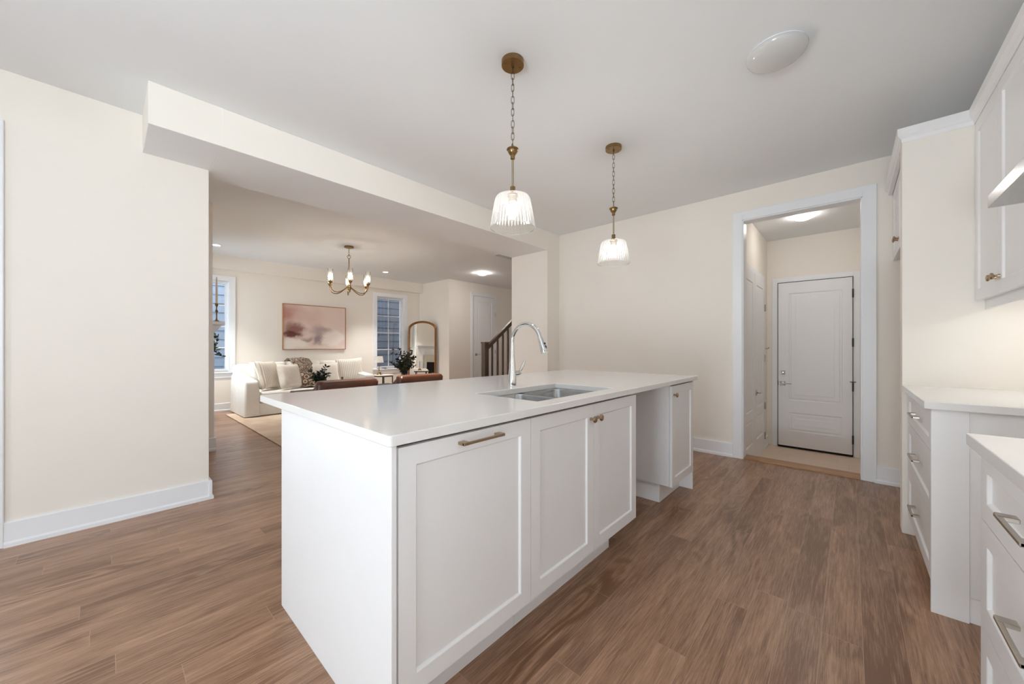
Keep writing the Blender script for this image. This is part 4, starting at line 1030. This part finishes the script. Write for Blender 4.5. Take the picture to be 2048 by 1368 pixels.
MB().lathe((2.66, 6.25, CT), [(.03, 0), (.05, .03), (.052, .08), (.03, .13), (.018, .15), (.02, .185), (.016, .19)], 24).build('bottle', M['ceramic'], gv)

# chandelier
CX, CY = 2.618, 5.90
cl = thing('chandelier', (CX, CY, H), 'six-arm brass chandelier with clear glass cylinders over the living room', 'chandelier')
MB().lathe((CX, CY, H), [(.068, 0), (.07, -.02), (.06, -.025), (.001, -.026)], 32).build('canopy', M['brass'], cl)
chn = MB()
for k in range(4):
    zc_ = H-.045-.032*k; a0 = PI/2*k
    chn.tube([(CX+.009*math.cos(a)*math.cos(a0), CY+.009*math.cos(a)*math.sin(a0), zc_+.021*math.sin(a)) for a in [2*PI*i/12 for i in range(12)]], .0024, 6, True)
chn.build('chain', M['brass'], cl)
MB().tube([(CX+.026*math.cos(a)*.74, CY-.026*math.cos(a)*.67, 2.575+.026*math.sin(a)) for a in [2*PI*i/20 for i in range(20)]], .004, 8, True).build('ring', M['brass'], cl)
MB().lathe((CX, CY, 0), [(.001, 2.00), (.008, 2.02), (.010, 2.045), (.030, 2.05), (.034, 2.075), (.034, 2.115), (.02, 2.125), (.007, 2.13), (.007, 2.55)], 24).build('stem', M['brass'], cl)
ca = math.atan2(-CY, -CX)              # one arm points to the kitchen
for k in range(6):
    a = ca + .06 + PI/3*k; ux_, uy_ = math.cos(a), math.sin(a)
    pts = []
    for r_, z in ((.02, 2.095), (.07, 2.06), (.13, 2.015), (.19, 1.99), (.245, 1.993), (.285, 2.02), (.305, 2.065), (.31, 2.115)):
        pts.append((CX+ux_*r_, CY+uy_*r_, z))
    MB().tube(pts, .0072, 10).build('arm', M['brass'], cl)
    px, py = CX+ux_*.31, CY+uy_*.31
    sk2 = MB().lathe((px, py, 0), [(.010, 2.10), (.014, 2.115), (.024, 2.125), (.031, 2.135), (.031, 2.15), (.012, 2.152), (.012, 2.175)], 20).build('candle_cup', M['brass'], cl)
    MB().lathe((px, py, 0), [(.034, 2.15), (.036, 2.155), (.036, 2.335), (.034, 2.335), (.033, 2.155)], 26, caps=False).build('glass_cylinder', M['tube_glass'], cl)
    MB().lathe((px, py, 0), [(.008, 2.172), (.016, 2.195), (.017, 2.215), (.010, 2.25), (.002, 2.268)], 16).build('bulb', M['candle_bulb'], cl)

# fireplace with mantel, candlestick, tree in the corner
fp = thing('fireplace', (.80, 5.95, 0), 'white mantelpiece on the chimney breast, just past the blank wall edge', 'fireplace')
MB().box(.80, .915, 5.23, 6.67, 1.392, 1.430).build('mantel_shelf', M['trim'], fp, .003)
MB().loft([[(.801, y, 1.30), (.822, y, 1.30), (.832, y, 1.32), (.860, y, 1.345), (.880, y, 1.375), (.895, y, 1.391), (.801, y, 1.391)] for y in (5.25, 6.65)], smooth=False).build('mantel_molding', M['trim'], fp)
MB().box(.801, .822, 5.27, 6.63, 1.08, 1.299).build('frieze', M['trim'], fp)
for y in (5.30, 6.44): MB().box(.801, .83, y, y+.16, 0, 1.079).build('pilaster', M['trim'], fp, .002)
MB().box(.801, .812, 5.47, 6.43, 0, 1.078).build('hearth_surround', M['marble'], fp)
MB().box(.8125, .822, 5.60, 6.30, .06, .82).build('firebox', M['black'], fp)
KX, KY = .856, 5.33
ck = thing('candlestick', (KX, KY, 1.43), 'slim brass candlestick with an ivory taper on the mantel', 'candlestick')
MB().lathe((KX, KY, 1.4302), [(.034, 0), (.035, .006), (.018, .016), (.008, .028), (.0065, .05), (.0065, .105), (.012, .113), (.016, .122), (.012, .131), (.0065, .139), (.0065, .175), (.012, .182), (.016, .195), (.015, .208), (.012, .21)], 20).build('stick', M['brass'], ck)
MB().lathe((KX, KY, 1.4302), [(.0112, .208), (.0105, .35), (.007, .50), (.0015, .515)], 16).build('candle', M['wax'], ck)
GX, GY = .78, 7.32
gt = thing('potted_tree', (GX, GY, 0), 'potted tree with small blue-green leaves by the sofa window', 'plant')
MB().lathe((GX, GY, .0), [(.14, 0), (.18, .02), (.20, .34), (.19, .36), (.17, .34), (.001, .32)], 28).build('pot', M['pot'], gt)
MB().tube([(GX, GY, .3), (GX+.03, GY, .7), (GX+.01, GY-.02, 1.1), (GX+.05, GY, 1.45)], [.02, .017, .014, .008], 8).build('trunk', M['twig'], gt)
gs = []
rnd = random.Random(21)
for k in range(22):
    a = 2*PI*k/22; z0 = rnd.uniform(.95, 1.35); rr = rnd.uniform(.25, .44); dz = rnd.uniform(-.12, .16)
    gs.append([Vector((GX+.02, GY, z0)), Vector((GX+.02+math.cos(a)*rr*.5, GY+math.sin(a)*rr*.5, z0+.10)), Vector((GX+.02+math.cos(a)*rr, GY+math.sin(a)*rr, z0+dz))])
for k in range(12):
    a = rnd.uniform(-.5, .5); z0 = rnd.uniform(1.0, 1.35); rr = rnd.uniform(.32, .46); dz = rnd.uniform(-.14, .12)
    gs.append([Vector((GX+.02, GY, z0)), Vector((GX+.02+math.cos(a)*rr*.5, GY+math.sin(a)*rr*.5, z0+.08)), Vector((GX+.02+math.cos(a)*rr, GY+math.sin(a)*rr, z0+dz))])
leafy('leaves', 'leaf3', gt, gs, .085, .055, 13, 31)

# bookkeeping properties are not part of the scene description
for o in bpy.data.objects:
    if '_o' in o: del o['_o']
